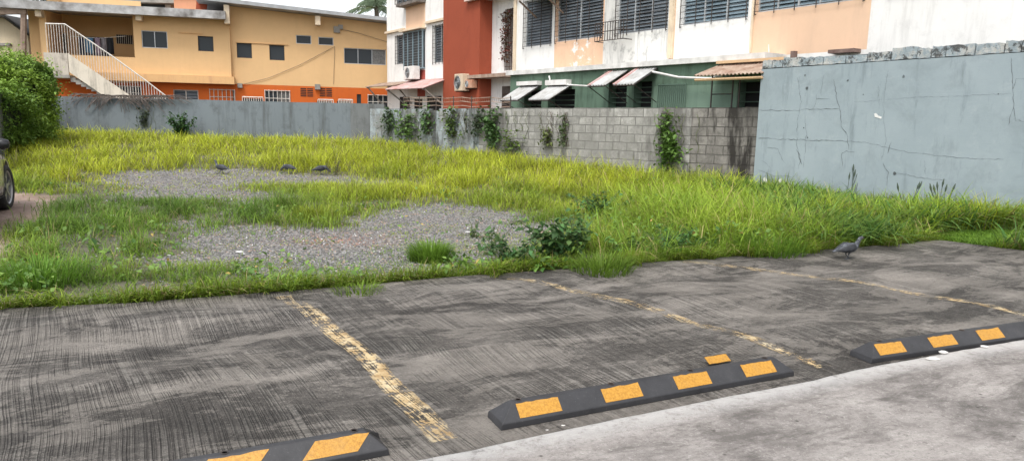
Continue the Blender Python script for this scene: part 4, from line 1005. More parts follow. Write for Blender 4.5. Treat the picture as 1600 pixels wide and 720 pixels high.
# wall left of the column and old timber post with beam
g = MB(); O.box(g, ou(42, 60), zb-1.2, ou(63, 60), zL-.1, -.6, -.4); g.build('wall', m_or, oroot)
g = MB(); u_, z_ = O.uz(33, 84, .7); u2, z2 = O.uz(37, 22, .7); g.tube([O.P(u_, z_-1, .7), O.P(u2, z2, .7)], .11, 6); a = O.uz(-30, 20, .7); g.obox(O.P(a[0], a[1]-.1, .6), O.P(u2+.1, z2+.0, .6)-O.P(a[0], a[1]-.1, .6), O.n*.2, (0, 0, .2)); g.build('post', M_timber, oroot)
# --- landing and outside stairs with railings
so = 1.35; st = MB(); l0, l1 = O.uz(70, 110, so)[0], O.uz(108, 110, so)[0]; zl_ = O.uz(90, 117, so)[1]; zl_t = O.uz(90, 83, so)[1]
O.box(st, l0, zl_-.12, l1, zl_, .0, so); stn = st.build('stair_landing', M_conc, oroot)
st = MB(); O.box(st, l0, zl_+.002, l1-.02, zl_t, so-.1, so-.003); st.build('parapet', plaster('grimy_parapet', (.52, .47, .40), (.15, .13, .11), .8, .9), oroot)
e = O.uz(204, 152, so); sA = (l1, zl_t-.05); 
st = MB(); nst = 12; uu = np.linspace(l1, e[0], nst+1); zz = np.linspace(zl_, e[1]-.25, nst+1)
for i in range(nst): O.box(st, uu[i], zz[i+1]-.18, uu[i+1], zz[i+1], .25, so-.11)
st.build('stairs', M_conc, oroot)
st = MB(); ps = [(l1, O.uz(108, 113, so)[1]), (O.uz(165, 152, so)[0], O.uz(165, 152, so)[1]), (e[0], e[1]-.15), (e[0], e[1]+.05), (l1, zl_t)]
a_ = [O.P(u, z, so) for u, z in ps]; b2 = [O.P(u, z, so-.1) for u, z in ps]; n = len(ps)
st.add(a_+b2, [tuple(range(n)), tuple(range(2*n-1, n-1, -1))]+[(i, (i+1) % n, n+(i+1) % n, n+i) for i in range(n)])
st.build('parapet', plaster('cream_parapet', (.66, .60, .50), (.2, .18, .15), .45, .8), oroot)
g = MB(); rail = [(70, 37), (101, 38), (175, 88), (226, 125), (260, 151)]
rl_ = [O.uz(x, y, so) for x, y in rail]; g.tube([O.P(u, z, so-.05) for u, z in rl_], .028, 5)
def interp_line(u, pts): return float(np.interp(u, [p_[0] for p_ in pts], [p_[1] for p_ in pts]))
low = [(l0, zl_t), (l1, zl_t), (e[0], e[1]), (rl_[-1][0]+.1, e[1]-.9)]
for k in range(46):
    px = 72+k*4.2; u = O.uz(px, 60, so)[0]
    if u > rl_[-1][0]: break
    z1_ = interp_line(u, rl_); z0_ = interp_line(u, low); g.tube([O.P(u, max(z0_-.1, .5), so-.05), O.P(u, z1_, so-.05)], .013, 4)
g.build('railing', M_whitebar, oroot)
# laundry on the balcony
cl_cols = [('blue_cloth', (.09, .22, .36)), ('navy_cloth', (.02, .03, .07)), ('grey_cloth', (.3, .28, .3)), ('patterned_cloth', (.35, .26, .33)), ('black_cloth', (.015, .016, .02))]
g = MB(); ln0 = O.P(*O.uz(112, 57, -.4), -.4); ln1 = O.P(*O.uz(196, 57, -.4), -.4); g.tube([ln0, (ln0+ln1)/2-np.array([0, 0, .08]), ln1], .012, 4); o = g.build('clothesline', M_whitebar, None, tuple(ln0)); tag(o, 'thin clothesline strung across the upstairs balcony of the apricot building', 'clothesline')
names = ['dark towel at the left end of the washing on the upstairs balcony', 'blue sheet hanging between dark clothes on the upstairs balcony', 'pale patterned shirt in the middle of the washing on the balcony', 'purple grey shirt beside the black garment on the balcony line', 'long black garment at the right end of the washing on the balcony']
for i, (x0, x1, yb, cidx) in enumerate(((122, 132, 86, 1), (133, 147, 84, 0), (148, 158, 87, 3), (158, 167, 82, 2), (167, 179, 86, 4))):
    ua, zt_ = O.uz(x0, 59, -.4); ub, zb_ = O.uz(x1, yb, -.4); vs = []; n1, n2 = 10, 6
    for a in range(n1+1):
        for c_ in range(n2+1):
            fu = a/n1; fz = c_/n2; vs.append(O.P(ua+(ub-ua)*fu, zt_+(zb_-zt_)*fz+.03*math.sin(fu*5+i)*fz, -.4+.05*math.sin(fu*9+i)*(.3+fz)))
    s = MB(); s.smooth = True; s.add(vs, [(a*(n2+1)+c_, (a+1)*(n2+1)+c_, (a+1)*(n2+1)+c_+1, a*(n2+1)+c_+1) for a in range(n1) for c_ in range(n2)])
    nm, cc = cl_cols[cidx]; o = s.build('hanging_cloth', simple(nm, cc, tuple(v*.5 for v in cc), 3, .9, 0), None, tuple(O.P(ua, zt_, -.4))); o.modifiers.new('s', 'SOLIDIFY').thickness = .008
    tag(o, names[i], 'laundry', 'washing on the upstairs balcony')
# ---- houses behind
def blockhouse(px0, px1, ytop, ybot, Y, mat, label, extra=None, depth=8):
    a = ony(px0, ybot, Y); b_ = ony(px1, ytop, Y); root = empty('background_house', (float((a[0]+b_[0])/2), Y, .45), label, 'building'); mb = MB()
    mb.box(a[0], Y, .3, b_[0], Y+depth, b_[2]); mb.build('wall', mat, root); return root, a, b_
r_, a, b_ = blockhouse(176, 266, 3, 30, 48, m_white, 'white flat roofed house rising behind the low roof of the apricot building')
mb = MB(); a1 = ony(150, 2, 47); b1 = ony(272, -3, 47); mb.box(a1[0], 47.2, a1[2], b1[0], 56, a1[2]+.5); mb.build('roof', M_conc, r_)
mb = MB(); q0 = ony(203, 9, 47.9); q1 = ony(266, 4, 47.9); mb.box(q0[0], 47.95, q0[2]-.25, q1[0]-.4, 48.02, q0[2]+.12); mb.build('window', M_glass, r_)
r_, a, b_ = blockhouse(273, 318, -14, 30, 46, plaster('salmon_wall', (.66, .32, .19), (.5, .25, .15), .2, .2), 'salmon orange house wall rising behind where the two grey roofs meet')
mb = MB(); mb.box(a[0]-.3, 45.6, b_[2], b_[0]+.3, 54.3, b_[2]+.25); mb.build('roof', M_conc, r_)
# cream gabled house at far left
cy = 36.0; root = empty('gabled_house', tuple(ony(0, 160, cy)[:2])+(.45,), 'cream gabled house at the far left behind the hedge', 'building')
P_ = [ony(x, y, cy) for x, y in ((-120, 85), (44, 85), (44, 57), (5, 28), (-120, 34))]
mb = MB(); n = 5; bot = [np.array([p_[0], cy, .3]) if i < 2 else p_ for i, p_ in enumerate(P_)]
mb.add(bot+[p_+np.array([0, 8, 0]) for p_ in bot], [(0, 1, 2, 3, 4), (9, 8, 7, 6, 5)]+[(i, (i+1) % n, n+(i+1) % n, n+i) for i in range(n)])
m_cr = plaster('cream_wall', (.66, .56, .40), (.4, .35, .28), .3, .4); mb.build('wall', m_cr, root)
mb = MB(); a = ony(-80, 20, cy-.6); b_ = ony(6, 27, cy-.6); c_ = ony(44, 56, cy-.6)
mb.obox(b_, c_-b_, (0, 8.6, 0), (0, 0, .12)); mb.obox(a, b_-a, (0, 8.6, 0), (0, 0, .12)); mb.build('roof', simple('dark_eave', (.06, .055, .05), (.03, .03, .03), 4, .8, .1), root)
mb = MB(); a = ony(-60, 72, cy-.05); b_ = ony(17, 70, cy-.05); mb.box(a[0], cy-.12, b_[2]-.06, b_[0], cy-.003, b_[2]+.06); mb.build('ledge', M_conc, root)
# wire strands on the block wall
wr = empty('wire_fence', tuple(BW.P(BW.L*.25, 1.6, -.07)), 'rusty wire strands on short posts above the painted end of the block wall', 'wire fence')
g = MB(); w0, w1 = BW.uz(628, 165)[0], BW.uz(795, 165)[0]
for z in (1.72, 1.84, 1.95): g.tube([BW.P(w0+(w1-w0)*k/12, z+.02*math.sin(k*2.1), -.07) for k in range(13)], .009, 4)
for k in range(60): u = w0+(w1-w0)*k/60; g.tube([BW.P(u-.03, 1.84, -.09), BW.P(u+.03, 1.97, -.05)], .004, 3); 
g.build('wire', M_rustsheet, wr)
for k in range(7): u = w0+(w1-w0)*k/6; g = MB(); g.tube([BW.P(u, bw_top(u)-.05, -.07), BW.P(u, 2.0, -.07)], .018, 5); g.build('post', M_bar, wr)
print('buildings done')
# ================================================================== VEGETATION
m_grass = foliage_mat('grass_blade', .6, .42); m_leaf = foliage_mat('leaf', .5, .3)
m_stem = simple('green_stem', (.12, .15, .05), (.08, .09, .04), 8, .7, 0); m_bark = simple('bark', (.16, .13, .10), (.08, .065, .05), 9, .9, .3)
def blades(x, y, z, h, w, bend, az, cb, ct, segs=3, face=None):
    n = len(x); T = np.linspace(0, 1, segs+1); dx = np.cos(az); dy = np.sin(az)
    fa = az+math.pi/2 if face is None else face
    sx = np.cos(fa); sy = np.sin(fa); Vs = []; Cs = []
    for i, t in enumerate(T):
        off = bend*h*t**1.8; zz = h*(t-.42*bend*t**2.4)
        cx = x+dx*off; cy = y+dy*off; cz = z+zz; ww = w*(1-t**1.6)*.5*(.75+.5*min(t*2, 1))
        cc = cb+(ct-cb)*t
        if i < segs:
            Vs += [np.stack([cx-sx*ww, cy-sy*ww, cz], -1), np.stack([cx+sx*ww, cy+sy*ww, cz], -1)]; Cs += [cc, cc]
        else: Vs.append(np.stack([cx, cy, cz], -1)); Cs.append(cc)
    nv = 2*segs+1; V = np.stack(Vs, 1).reshape(-1, 3); C = np.stack(Cs, 1).reshape(-1, 3)
    pat = []; tot = []
    for i in range(segs-1): pat += [2*i, 2*i+1, 2*i+3, 2*i+2]; tot.append(4)
    pat += [2*segs-2, 2*segs-1, 2*segs]; tot.append(3)
    Fq = (np.arange(n)[:, None]*nv+np.array(pat)[None]).ravel(); return V, Fq, np.tile(tot, n), C
class Batch:
    def __init__(s): s.V = []; s.F = []; s.T = []; s.C = []; s.n = 0
    def add(s, r): V, F_, T, C = r; s.V.append(V); s.F.append(F_+s.n); s.T.append(T); s.C.append(C); s.n += len(V)
    def mesh(s, name, mat, parent=None, base=None): return big_mesh(name, np.concatenate(s.V), np.concatenate(s.F), np.concatenate(s.T), mat, np.clip(np.concatenate(s.C), 0.004, 1), parent, base=base)
def side(pl, x, y): return (x-pl.o[0])*pl.n[0]+(y-pl.o[1])*pl.n[1]
def free(x, y):
    ok = (side(LW, x, y) > .04) & (~on_pave(x, y, .0))
    ug = (x-GW.o[0])*GW.U[0]+(y-GW.o[1])*GW.U[1]
    ok &= ~((ug > -.02) & (side(GW, x, y) < .04)); ok &= ~((ug <= -.02) & (side(BW, x, y) < .04))
    return ok & (x > -24)
def pick(a, b, f): return np.array(a)[None]*(1-f[:, None])+np.array(b)[None]*f[:, None]
YEL = (.53, .585, .05); YG = (.36, .455, .045); GRN = (.19, .32, .04); DGR = (.06, .13, .022); STRAW = (.46, .38, .17); OLV = (.20, .23, .04)
def sample(nn, r0, r1, th0=-46, th1=46, p=1.0):
    th = np.radians(rng.uniform(th0, th1, nn)); q = rng.random(nn)
    r = r0*(r1/r0)**q if p == 1 else (r0**(1-p)+(r1**(1-p)-r0**(1-p))*q)**(1/(1-p))
    x = r*np.sin(th); y = r*np.cos(th); return x, y
lawn_poly = ground_poly([(1440, 372), (1480, 364), (1560, 362), (1660, 366), (1700, 400), (1600, 393), (1500, 384)])
def field(nn, seed):
    x, y = sample(nn, 4.6, 34, -47, 47, 1.25); ok = free(x, y)
    g = in_gravel(x+rng.normal(0, .22, nn), y+rng.normal(0, .3, nn)); d = in_dirt(x+rng.normal(0, .12, nn), y+rng.normal(0, .12, nn)); cl = fbm(x*1.6, y*1.6, 4); fine = vnoise(x*7, y*7)
    lw = inside(lawn_poly, x, y)
    pr = np.where(g, np.where(fbm(x*2.2+8, y*2.2, 3) > .50, .30, .045), 1.0); pr = np.where(d, .01, pr)
    gap = fbm(x*2.6+12, y*2.6+77, 4); openl = smooth((2.0-x)/3)*smooth((15-y)/4)
    pr *= np.where(g | d, 1, (.2+.8*smooth((cl-.32)/.2))*(1-openl*.8*smooth((.50-gap)/.10)))
    s_, t_ = to_st(x, y); edge = t_-t_edge(s_)
    ok &= rng.random(nn) < pr; ok &= ~lw
    x, y, g, cl, fine, edge = (q[ok] for q in (x, y, g, cl, fine, edge)); n = len(x); r = np.hypot(x, y)
    z = gz(x, y)-.01
    left = smooth((-x-1.0)/3.0); right = smooth((x-1)/4)
    far = smooth((y-10.5-.3*np.maximum(x, 0)*0)/5)
    yel = far*(1-.55*right)+.30*right*(1-far)+.18*(1-far)*(1-left)+.05
    yel = np.clip(yel+1.1*(fbm(x*.7+11, y*.7+5, 3)-.5), 0, 1)
    near_edge = smooth(1-edge/1.3)
    yel *= (1-.75*near_edge)
    h = .22+.14*cl+.10*far+.16*right*(1-.4*near_edge)
    h *= np.where(g, .45, 1)*(1-.28*near_edge*(1-right)); 
    h *= np.where(in_gravel(x+.35, y) | in_gravel(x-.35, y) | in_dirt(x-.4, y), .7, 1)*np.where(in_gravel(x, y+.5) | in_gravel(x, y+1.1), .55, 1)
    c2 = fbm(x*1.1+60, y*1.1+20, 4); h *= (.25+1.45*c2)*rng.uniform(.45, 1.25, n)
    dk = smooth((fbm(x*.9+90, y*.9+44, 4)-.42)/.2)*(.25+.75*(right+left*(1-far)).clip(0, 1))
    k = rng.random(n); c = pick(GRN, YG, np.clip(yel*2, 0, 1)); c = c*(1-np.clip(yel*2-1, 0, 1))[:, None]+np.array(YEL)*np.clip(yel*2-1, 0, 1)[:, None]
    c = np.where((k < .10)[:, None], c*.5+np.array(DGR)*.5, c)
    c = np.where((k > .90-.06*right)[:, None], np.array(STRAW)*.8, c)
    c = c*(1-.5*dk)[:, None]+np.array(DGR)*1.2*(.5*dk)[:, None]; c = c*rng.uniform(.6, 1.25, (n, 1))*(.72+.5*fine)[:, None]
    w = (.0042+.00058*np.maximum(r-4, 0))*rng.uniform(.7, 1.5, n)*(1+.5*right)
    az = rng.uniform(0, 2*math.pi, n); bend = rng.uniform(.25, 1.25, n)
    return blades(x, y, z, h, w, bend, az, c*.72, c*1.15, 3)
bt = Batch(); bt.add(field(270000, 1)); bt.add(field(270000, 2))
nn = 22000; s_ = rng.uniform(-7, 8.5, nn); t_ = t_edge(s_)+np.abs(rng.normal(0, .10, nn))-.015-.30*smooth((fbm(s_*2.3, s_*0+6.5, 4)-.50)/.2)*rng.random(nn); x, y = from_st(s_, t_); cl = fbm(x*2.5, y*2.5, 4); ok = (rng.random(nn) < smooth((cl-.25)/.25)) & ~inside(lawn_poly, x, y) & (x > -4.0); x, y, cl = x[ok], y[ok], cl[ok]; n = len(x)
c = pick(GRN, YG, rng.random(n)*.8)*rng.uniform(.55, 1.2, (n, 1)); c = np.where((rng.random(n) > .88)[:, None], np.array(STRAW)*.8, c)
bt.add(blades(x, y, np.where(on_pave(x, y), pz(x, y)-.005, gz(x, y)-.01), rng.uniform(.05, .24, n)*(.5+cl), rng.uniform(.006, .012, n), rng.uniform(.3, 1.4, n), rng.normal(SA-math.pi/2, 1.1, n), c*.6, c*1.1, 3))

tag(bt.mesh('grass', m_grass, None), 'overgrown yellow green grass covering the vacant lot', 'grass', None, 'stuff')
# tall seeding grass towards the block wall and right side
bt = Batch(); nn = 70000; x, y = sample(nn, 7, 24, -8, 44, 1.2); ok = free(x, y) & (~in_gravel(x, y)) & (~inside(lawn_poly, x, y))
s_, t_ = to_st(x, y); ed = t_-t_edge(s_); dens = smooth((x-.6-.12*(y-7))/2.0)*smooth((fbm(x*1.1+4, y*1.1+7, 3)-.25)/.3)
ok &= rng.random(nn) < dens; x, y, ed = x[ok], y[ok], ed[ok]; n = len(x); r = np.hypot(x, y)
gd = np.clip(side(GW, x, y)/1.6, 0, 1)
h = rng.uniform(.28, .74, n)*(.5+.9*fbm(x*.9+5, y*.9+8, 3))*(.55+.45*smooth(gd))*(.75+.25*smooth(ed/1.2)); yl = np.clip(fbm(x*.8, y*.8, 3)*1.6-.35+.5*smooth((y-10)/4)-.5*smooth((x-4)/3), 0, 1)
c = pick(GRN, YG, yl)*rng.uniform(.75, 1.35, (n, 1)); c = np.where((rng.random(n) > .9)[:, None], np.array(STRAW), c)
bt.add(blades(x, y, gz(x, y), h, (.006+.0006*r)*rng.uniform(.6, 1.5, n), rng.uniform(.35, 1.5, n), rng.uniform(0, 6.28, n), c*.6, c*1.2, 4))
tag(bt.mesh('tall_grass', m_grass), 'taller arching green grass with pale seed stalks in front of the block wall and grey wall', 'grass', None, 'stuff')
# broad-bladed fresh grass below the grey wall
bt = Batch(); nn = 30000; x, y = sample(nn, 8.5, 15, 16, 46, 1); ok = free(x, y) & (~inside(lawn_poly, x, y)); s_, t_ = to_st(x, y); ed = t_-t_edge(s_)
ok &= rng.random(nn) < smooth((x-3.2)/1.5)*smooth((fbm(x*1.4+14, y*1.4+7, 3)-.3)/.25); x, y = x[ok], y[ok]; n = len(x); r = np.hypot(x, y)
gd = np.clip(side(GW, x, y)/1.4, 0, 1)
c = pick((.07, .17, .035), (.27, .40, .08), rng.random(n)**1.2)*rng.uniform(.6, 1.25, (n, 1)); h = rng.uniform(.2, .72, n)*(.58+.42*gd)*(.55+.9*fbm(x*1.5, y*1.5, 3))
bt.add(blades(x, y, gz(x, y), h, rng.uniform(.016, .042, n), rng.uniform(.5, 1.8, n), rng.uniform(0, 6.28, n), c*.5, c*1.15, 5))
tag(bt.mesh('broad_leaf_grass', m_grass), 'lush broad bladed grass at the foot of the tall grey wall', 'grass', None, 'stuff')
# mown lawn patch at right
bt = Batch(); nn = 30000; xs = [p_[0] for p_ in lawn_poly]; ys = [p_[1] for p_ in lawn_poly]; x = rng.uniform(min(xs), max(xs), nn); y = rng.uniform(min(ys), max(ys), nn); ok = inside(lawn_poly, x, y) & free(x, y); x, y = x[ok], y[ok]; n = len(x)
c = pick((.12, .24, .03), (.2, .34, .04), rng.random(n)); bt.add(blades(x, y, gz(x, y), rng.uniform(.03, .08, n), rng.uniform(.01, .02, n), rng.uniform(.5, 1.4, n), rng.uniform(0, 6.28, n), c*.7, c, 2))
tag(bt.mesh('lawn', m_grass), 'low bright green ground cover patch at the right end of the pavement', 'grass', None, 'stuff')
# dense isolated tufts
def tuft(px, py, hh, rad, nb, col, label, group=None, z=0.05):
    c_ = onz(px, py, z); c_ = (c_[0], c_[1]); n = nb; a = rng.uniform(0, 6.28, n); q = rad*np.sqrt(rng.random(n)); x = c_[0]+q*np.cos(a); y = c_[1]+q*np.sin(a)
    c = np.array(col)[None]*rng.uniform(.6, 1.35, (n, 1)); b_ = Batch(); rr = math.hypot(*c_)
    b_.add(blades(x, y, gz(x, y)-.01, hh*rng.uniform(.5, 1.15, n)*(1-.35*(q/rad)**2), (.0045+.0005*rr)*rng.uniform(.7, 1.5, n), rng.uniform(.15, .9, n), a+rng.uniform(-.6, .6, n), c*.6, c*1.15, 4))
    o = b_.mesh('grass_tuft', m_grass, None, (c_[0], c_[1], float(gz(*c_)))); tag(o, label, 'grass tuft', group); return o
tuft(673, 398, .30, .22, 900, (.15, .27, .03), 'round green grass tuft standing alone on the near gravel patch', 'grass tufts on the lot')
tuft(560, 455, .16, .22, 260, (.17, .27, .03), 'small green tuft hanging over the middle of the pavement edge', 'grass tufts on the lot', 0)
tuft(940, 425, .30, .3, 700, (.15, .25, .03), 'green tuft at the pavement edge right of the leafy weed', 'grass tufts on the lot', 0)
tuft(60, 440, .32, .4, 800, (.13, .26, .03), 'bright green tuft at the left end of the pavement edge', 'grass tufts on the lot', 0)
tuft(490, 330, .30, .35, 600, (.24, .30, .03), 'yellow green tuft between the two gravel patches', 'grass tufts on the lot', .1)
tuft(1200, 395, .38, .4, 800, (.14, .26, .03), 'bright green tuft at the pavement edge left of the pigeon', 'grass tufts on the lot', 0)
# ------------------------------------------------------------------ leafy plants
def leaves(P, size, nrm_up, col, aspect=.5):
    """diamond leaves folded on the midrib. P (n,3)"""
    n = len(P); az = rng.uniform(0, 6.28, n); el = rng.normal(-.15, .5, n); d = np.stack([np.cos(az)*np.cos(el), np.sin(az)*np.cos(el), np.sin(el)], -1)
    sd = np.stack([-np.sin(az), np.cos(az), rng.normal(0, .35, n)], -1); up = np.cross(d, sd); s = (size*rng.uniform(.6, 1.35, n))[:, None]
    a = P; t = P+d*s+np.array([0, 0, -1])*s*.12; l = P+d*s*.45+sd*s*aspect*.5+up*s*.06; r_ = P+d*s*.45-sd*s*aspect*.5+up*s*.06; mid = P+d*s*.5
    V = np.stack([a, l, t, r_, mid], 1).reshape(-1, 3); pat = np.array([0, 4, 1, 4, 2, 1, 0, 3, 4, 3, 2, 4]); Fq = (np.arange(n)[:, None]*5+pat[None]).ravel()
    C = np.repeat(col, 5, 0); return V, Fq, np.full(n*4, 3), C
def plant(loc, h, rad, nst, nleaf, size, col, label, cat='plant', group=None, name='weed_plant', aspect=.5, droop=.3, low=.15):
    root = empty(name, loc, label, cat, group); st = MB(); P = []
    for i in range(nst):
        a = random.uniform(0, 6.28); q = rad*random.uniform(.2, 1); hh = h*random.uniform(.6, 1.05); pts = []
        for k in range(6):
            t = k/5; pts.append((loc[0]+math.cos(a)*q*t**1.3+random.uniform(-.01, .01), loc[1]+math.sin(a)*q*t**1.3+random.uniform(-.01, .01), loc[2]-.03+hh*(t-droop*.3*t*t)))
        st.tube(pts, [.007*(1-.6*k/5)*max(1, h) for k in range(6)], 5)
        m_ = nleaf//nst; tt = rng.uniform(low, 1, m_); pa = np.array(pts)
        base = np.stack([np.interp(tt, np.linspace(0, 1, 6), pa[:, j]) for j in range(3)], -1); P.append(base+rng.normal(0, size*.35, (m_, 3)))
    st.build('stem', m_stem, root); P = np.concatenate(P); P[:, 2] = np.maximum(P[:, 2], loc[2]+.02); n = len(P)
    c = np.array(col)[None]*rng.uniform(.5, 1.5, (n, 1)); c[:, 0] *= rng.uniform(.8, 1.3, n); b_ = Batch(); b_.add(leaves(P, size, 0, c, aspect)); b_.mesh('foliage', m_leaf, root); return root
def gp(px, py, z=None):
    zz = 0.0
    for _ in range(6): p_ = onz(px, py, zz); zz = float(gz(p_[0], p_[1]))
    return (float(p_[0]), float(p_[1]), zz)
DG = (.045, .115, .03); MG = (.075, .17, .035); LG = (.13, .26, .04)
PG = 'leafy weeds growing in the grass'
plant(gp(868, 412), .62, .42, 9, 420, .085, (.07, .15, .045), 'largest leafy weed with dull green leaves beside the near gravel patch', group=PG, aspect=.75)
plant(gp(800, 416), .42, .35, 7, 260, .075, (.075, .15, .05), 'thinner weed with small grey green leaves just left of the largest leafy weed', group=PG, aspect=.6)
plant(gp(770, 400), .40, .22, 5, 120, .06, (.07, .13, .045), 'spindly weed at the right end of the near gravel patch', group=PG, aspect=.5)
plant(gp(845, 424), .22, .32, 8, 220, .09, (.09, .2, .04), 'low bright green broad leaved weed at the pavement edge below the largest weed', group=PG, aspect=.7)
plant(gp(1050, 402), .42, .5, 16, 1500, .045, (.06, .15, .035), 'dense fern like green clump at the pavement edge right of centre', group=PG, aspect=.35)
plant(gp(1105, 398), .28, .3, 8, 420, .05, (.07, .17, .03), 'smaller fern like clump just right of the dense green one', group=PG, aspect=.35)
plant(gp(935, 338), .45, .55, 12, 520, .07, (.06, .14, .04), 'dark leafy clump in the tall grass in front of the block wall', group=PG, aspect=.55)
plant(gp(150, 395), .30, .1, 1, 20, .10, (.10, .2, .05), 'single stemmed weed with drooping leaves in the left foreground grass', group=PG, aspect=.5)
plant(gp(72, 385), .34, .06, 3, 36, .05, (.08, .18, .03), 'tall thin seed stalk in the grass beside the brown dirt', group=PG, aspect=.3)
plant(gp(524, 268), .55, .22, 7, 120, .05, (.10, .08, .04), 'dry brown weed standing at the end of the far gravel strip', group=PG, aspect=.4)
plant(gp(1583, 332), .62, .32, 9, 330, .09, (.05, .14, .035), 'tall leafy weed against the grey wall at the right edge', group=PG, aspect=.45)
plant(gp(1620, 330), 1.0, .42, 9, 420, .11, (.06, .16, .035), 'taller dark shrub cut off by the right edge of the photo', group=PG, aspect=.4)
plant(gp(1545, 345), .3, .3, 8, 260, .08, (.09, .2, .04), 'low weed in front of the tall leafy weed at the right edge', group=PG, aspect=.5)
pl_ = ony(292, 203, 25.0); plant((float(pl_[0]), 24.6, .45), 1.0, .5, 12, 900, .11, (.05, .12, .035), 'rounded dark shrub in front of the blue grey back wall', 'shrub', None, 'shrub', .6)
plant(gp(985, 404), .3, .35, 9, 380, .06, (.10, .2, .04), 'leafy green weed at the pavement edge between the largest weed and the fern like clump', group=PG, aspect=.5)
plant(gp(905, 400), .5, .3, 8, 260, .075, (.09, .18, .05), 'medium weed behind the largest leafy weed, to its right', group=PG, aspect=.6)
plant(gp(1240, 352), .5, .5, 10, 420, .08, (.10, .2, .045), 'leafy clump in the tall grass just below the left end of the grey wall', group=PG, aspect=.4)
plant(gp(740, 372), .3, .12, 4, 60, .05, (.08, .14, .05), 'sparse thin weed on bare gravel beside the spindly weed', group=PG, aspect=.5)
# spiky flower stalks against grey wall
def spikes(px, py, label, ns, hh, gname='reedy_plant'):
    loc = gp(px, py); root = empty(gname, loc, label, 'plant', 'reedy plants below the grey wall'); n = ns*16; a = rng.uniform(0, 6.28, n); c = pick((.05, .12, .04), (.10, .2, .05), rng.random(n)); b_ = Batch()
    x = loc[0]+rng.normal(0, .06, n); y = loc[1]+rng.normal(0, .06, n); b_.add(blades(x, y, np.full(n, loc[2]), rng.uniform(.5, 1, n)*hh*.85, rng.uniform(.018, .035, n), rng.uniform(.3, 1.3, n), a, c*.7, c*1.1, 5)); b_.mesh('foliage', m_grass, root)
    s = MB()
    for i in range(ns):
        q = random.uniform(0, 6.28); w_ = random.uniform(.05, .22); p0 = np.array(loc)+np.array([random.uniform(-.08, .08), 0, 0]); p1 = p0+np.array([math.cos(q)*w_, math.sin(q)*w_*.4, hh*random.uniform(.85, 1.15)]); p2 = p1+(p1-p0)*.02+np.array([math.cos(q)*.04, 0, .13]); s.tube([p0, p0*.5+p1*.5, p1], .005, 4); s.tube([p1, p1*.5+p2*.5, p2], [.006, .018, .004], 5)
    s.build('flower_spike', simple('dusky_spike', (.06, .085, .06), None, 6, .8, 0), root)
spikes(1326, 322, 'tallest reedy plant with dark upright seed heads against the grey wall', 6, .55)
spikes(1470, 340, 'broad reedy clump with curved seed heads near the right end of the grey wall', 6, .45)
spikes(1412, 338, 'short reedy clump between the two larger reedy plants on the grey wall', 3, .4)
nn = 48000; x, y = sample(nn, 5, 22, -44, 44, 1.2); ok = free(x, y) & ~in_dirt(x, y); s_, t_ = to_st(x, y); ed = t_-t_edge(s_); dn = smooth((fbm(x*1.8+33, y*1.8+3, 4)-.46)/.12)*(.35+.65*smooth(1-ed/1.6)+.5*smooth((x-2)/3)); dn = np.where(in_gravel(x, y), dn*.12, dn); ok &= (rng.random(nn) < dn) & ~inside(lawn_poly, x, y); x, y, ed = x[ok], y[ok], ed[ok]; n = len(x)
hh = rng.uniform(.03, .34, n)*(.5+.5*smooth((x+1)/3)); P = np.stack([x, y, gz(x, y)+hh], -1); c = pick((.07, .15, .035), (.20, .32, .06), rng.random(n)); c = np.where((rng.random(n) > .965)[:, None], np.array((.45, .33, .10)), c)
b_ = Batch(); b_.add(leaves(P, .065, 0, c, .6)); tag(b_.mesh('ground_weeds', m_leaf), 'small broad leaved weeds mixed through the grass near the pavement', 'weeds', None, 'stuff')
# ------------------------------------------------------------------ creepers on the walls
def creeper(pl, pix, spread, nleaf, size, col, label, off=.05, name='creeping_vine', dry=False):
    nleaf = int(nleaf*.72); col = (col[0]*1.1, col[1]*.88, col[2])
    pts = [pl.uz(*q) for q in pix]; root = empty(name, tuple(pl.P(pts[-1][0], .3, off)), label, 'creeper', 'creepers on the walls'); st = MB(); d = np.array(pts); L = np.concatenate([[0], np.cumsum(np.hypot(*np.diff(d, axis=0).T))])
    for k in range(5):
        q = np.linspace(0, L[-1], 12); st.tube([pl.P(np.interp(t, L, d[:, 0])+random.uniform(-1, 1)*spread*.5, np.interp(t, L, d[:, 1]), off*random.uniform(.3, 1)+.01) for t in q], .008, 4)
    for k in range(6):
        uu = pts[0][0]+random.uniform(-1.6, 1.6)*spread; zt_ = max(1.6, pts[0][1]); ln = random.uniform(.3, 1.0); st.tube([pl.P(uu+.05*math.sin(j*1.7+k), zt_-ln*j/6, .03+.02*math.sin(j)) for j in range(7)], .006, 3)
    st.build('stem', m_bark if (dry or spread < .3) else m_stem, root); q = rng.uniform(0, L[-1], nleaf)
    u = np.interp(q, L, d[:, 0])+rng.normal(0, spread*.42, nleaf)*(.5+fbm(q*3, q*0+spread*9, 2)); z = np.interp(q, L, d[:, 1])+rng.normal(0, spread*.45, nleaf); kp = fbm(u*4+8, z*4, 3); sel = kp > .44; u = np.where(sel, u, u+rng.normal(0, spread*.5, nleaf)); o_ = off+np.abs(rng.normal(0, .09, nleaf))
    P = pl.o[None]+u[:, None]*pl.U[None]+o_[:, None]*pl.n[None]; P[:, 2] = z; c = np.array(col)[None]*rng.uniform(.5, 1.5, (nleaf, 1)); b_ = Batch(); b_.add(leaves(P, size, 0, c, .75)); b_.mesh('foliage', m_leaf, root); return root
creeper(BW, [(612, 176), (608, 205)], .35, 260, .10, (.06, .12, .05), 'dark straggling creeper on the block wall by the back corner')
creeper(BW, [(636, 186), (640, 212)], .5, 420, .11, (.10, .22, .05), 'bright green creeper mound on the pale painted blocks, second from the corner')
creeper(BW, [(668, 176), (672, 192), (668, 210)], .28, 300, .10, (.08, .18, .05), 'upright creeper on the pale painted blocks below the pink canopy')
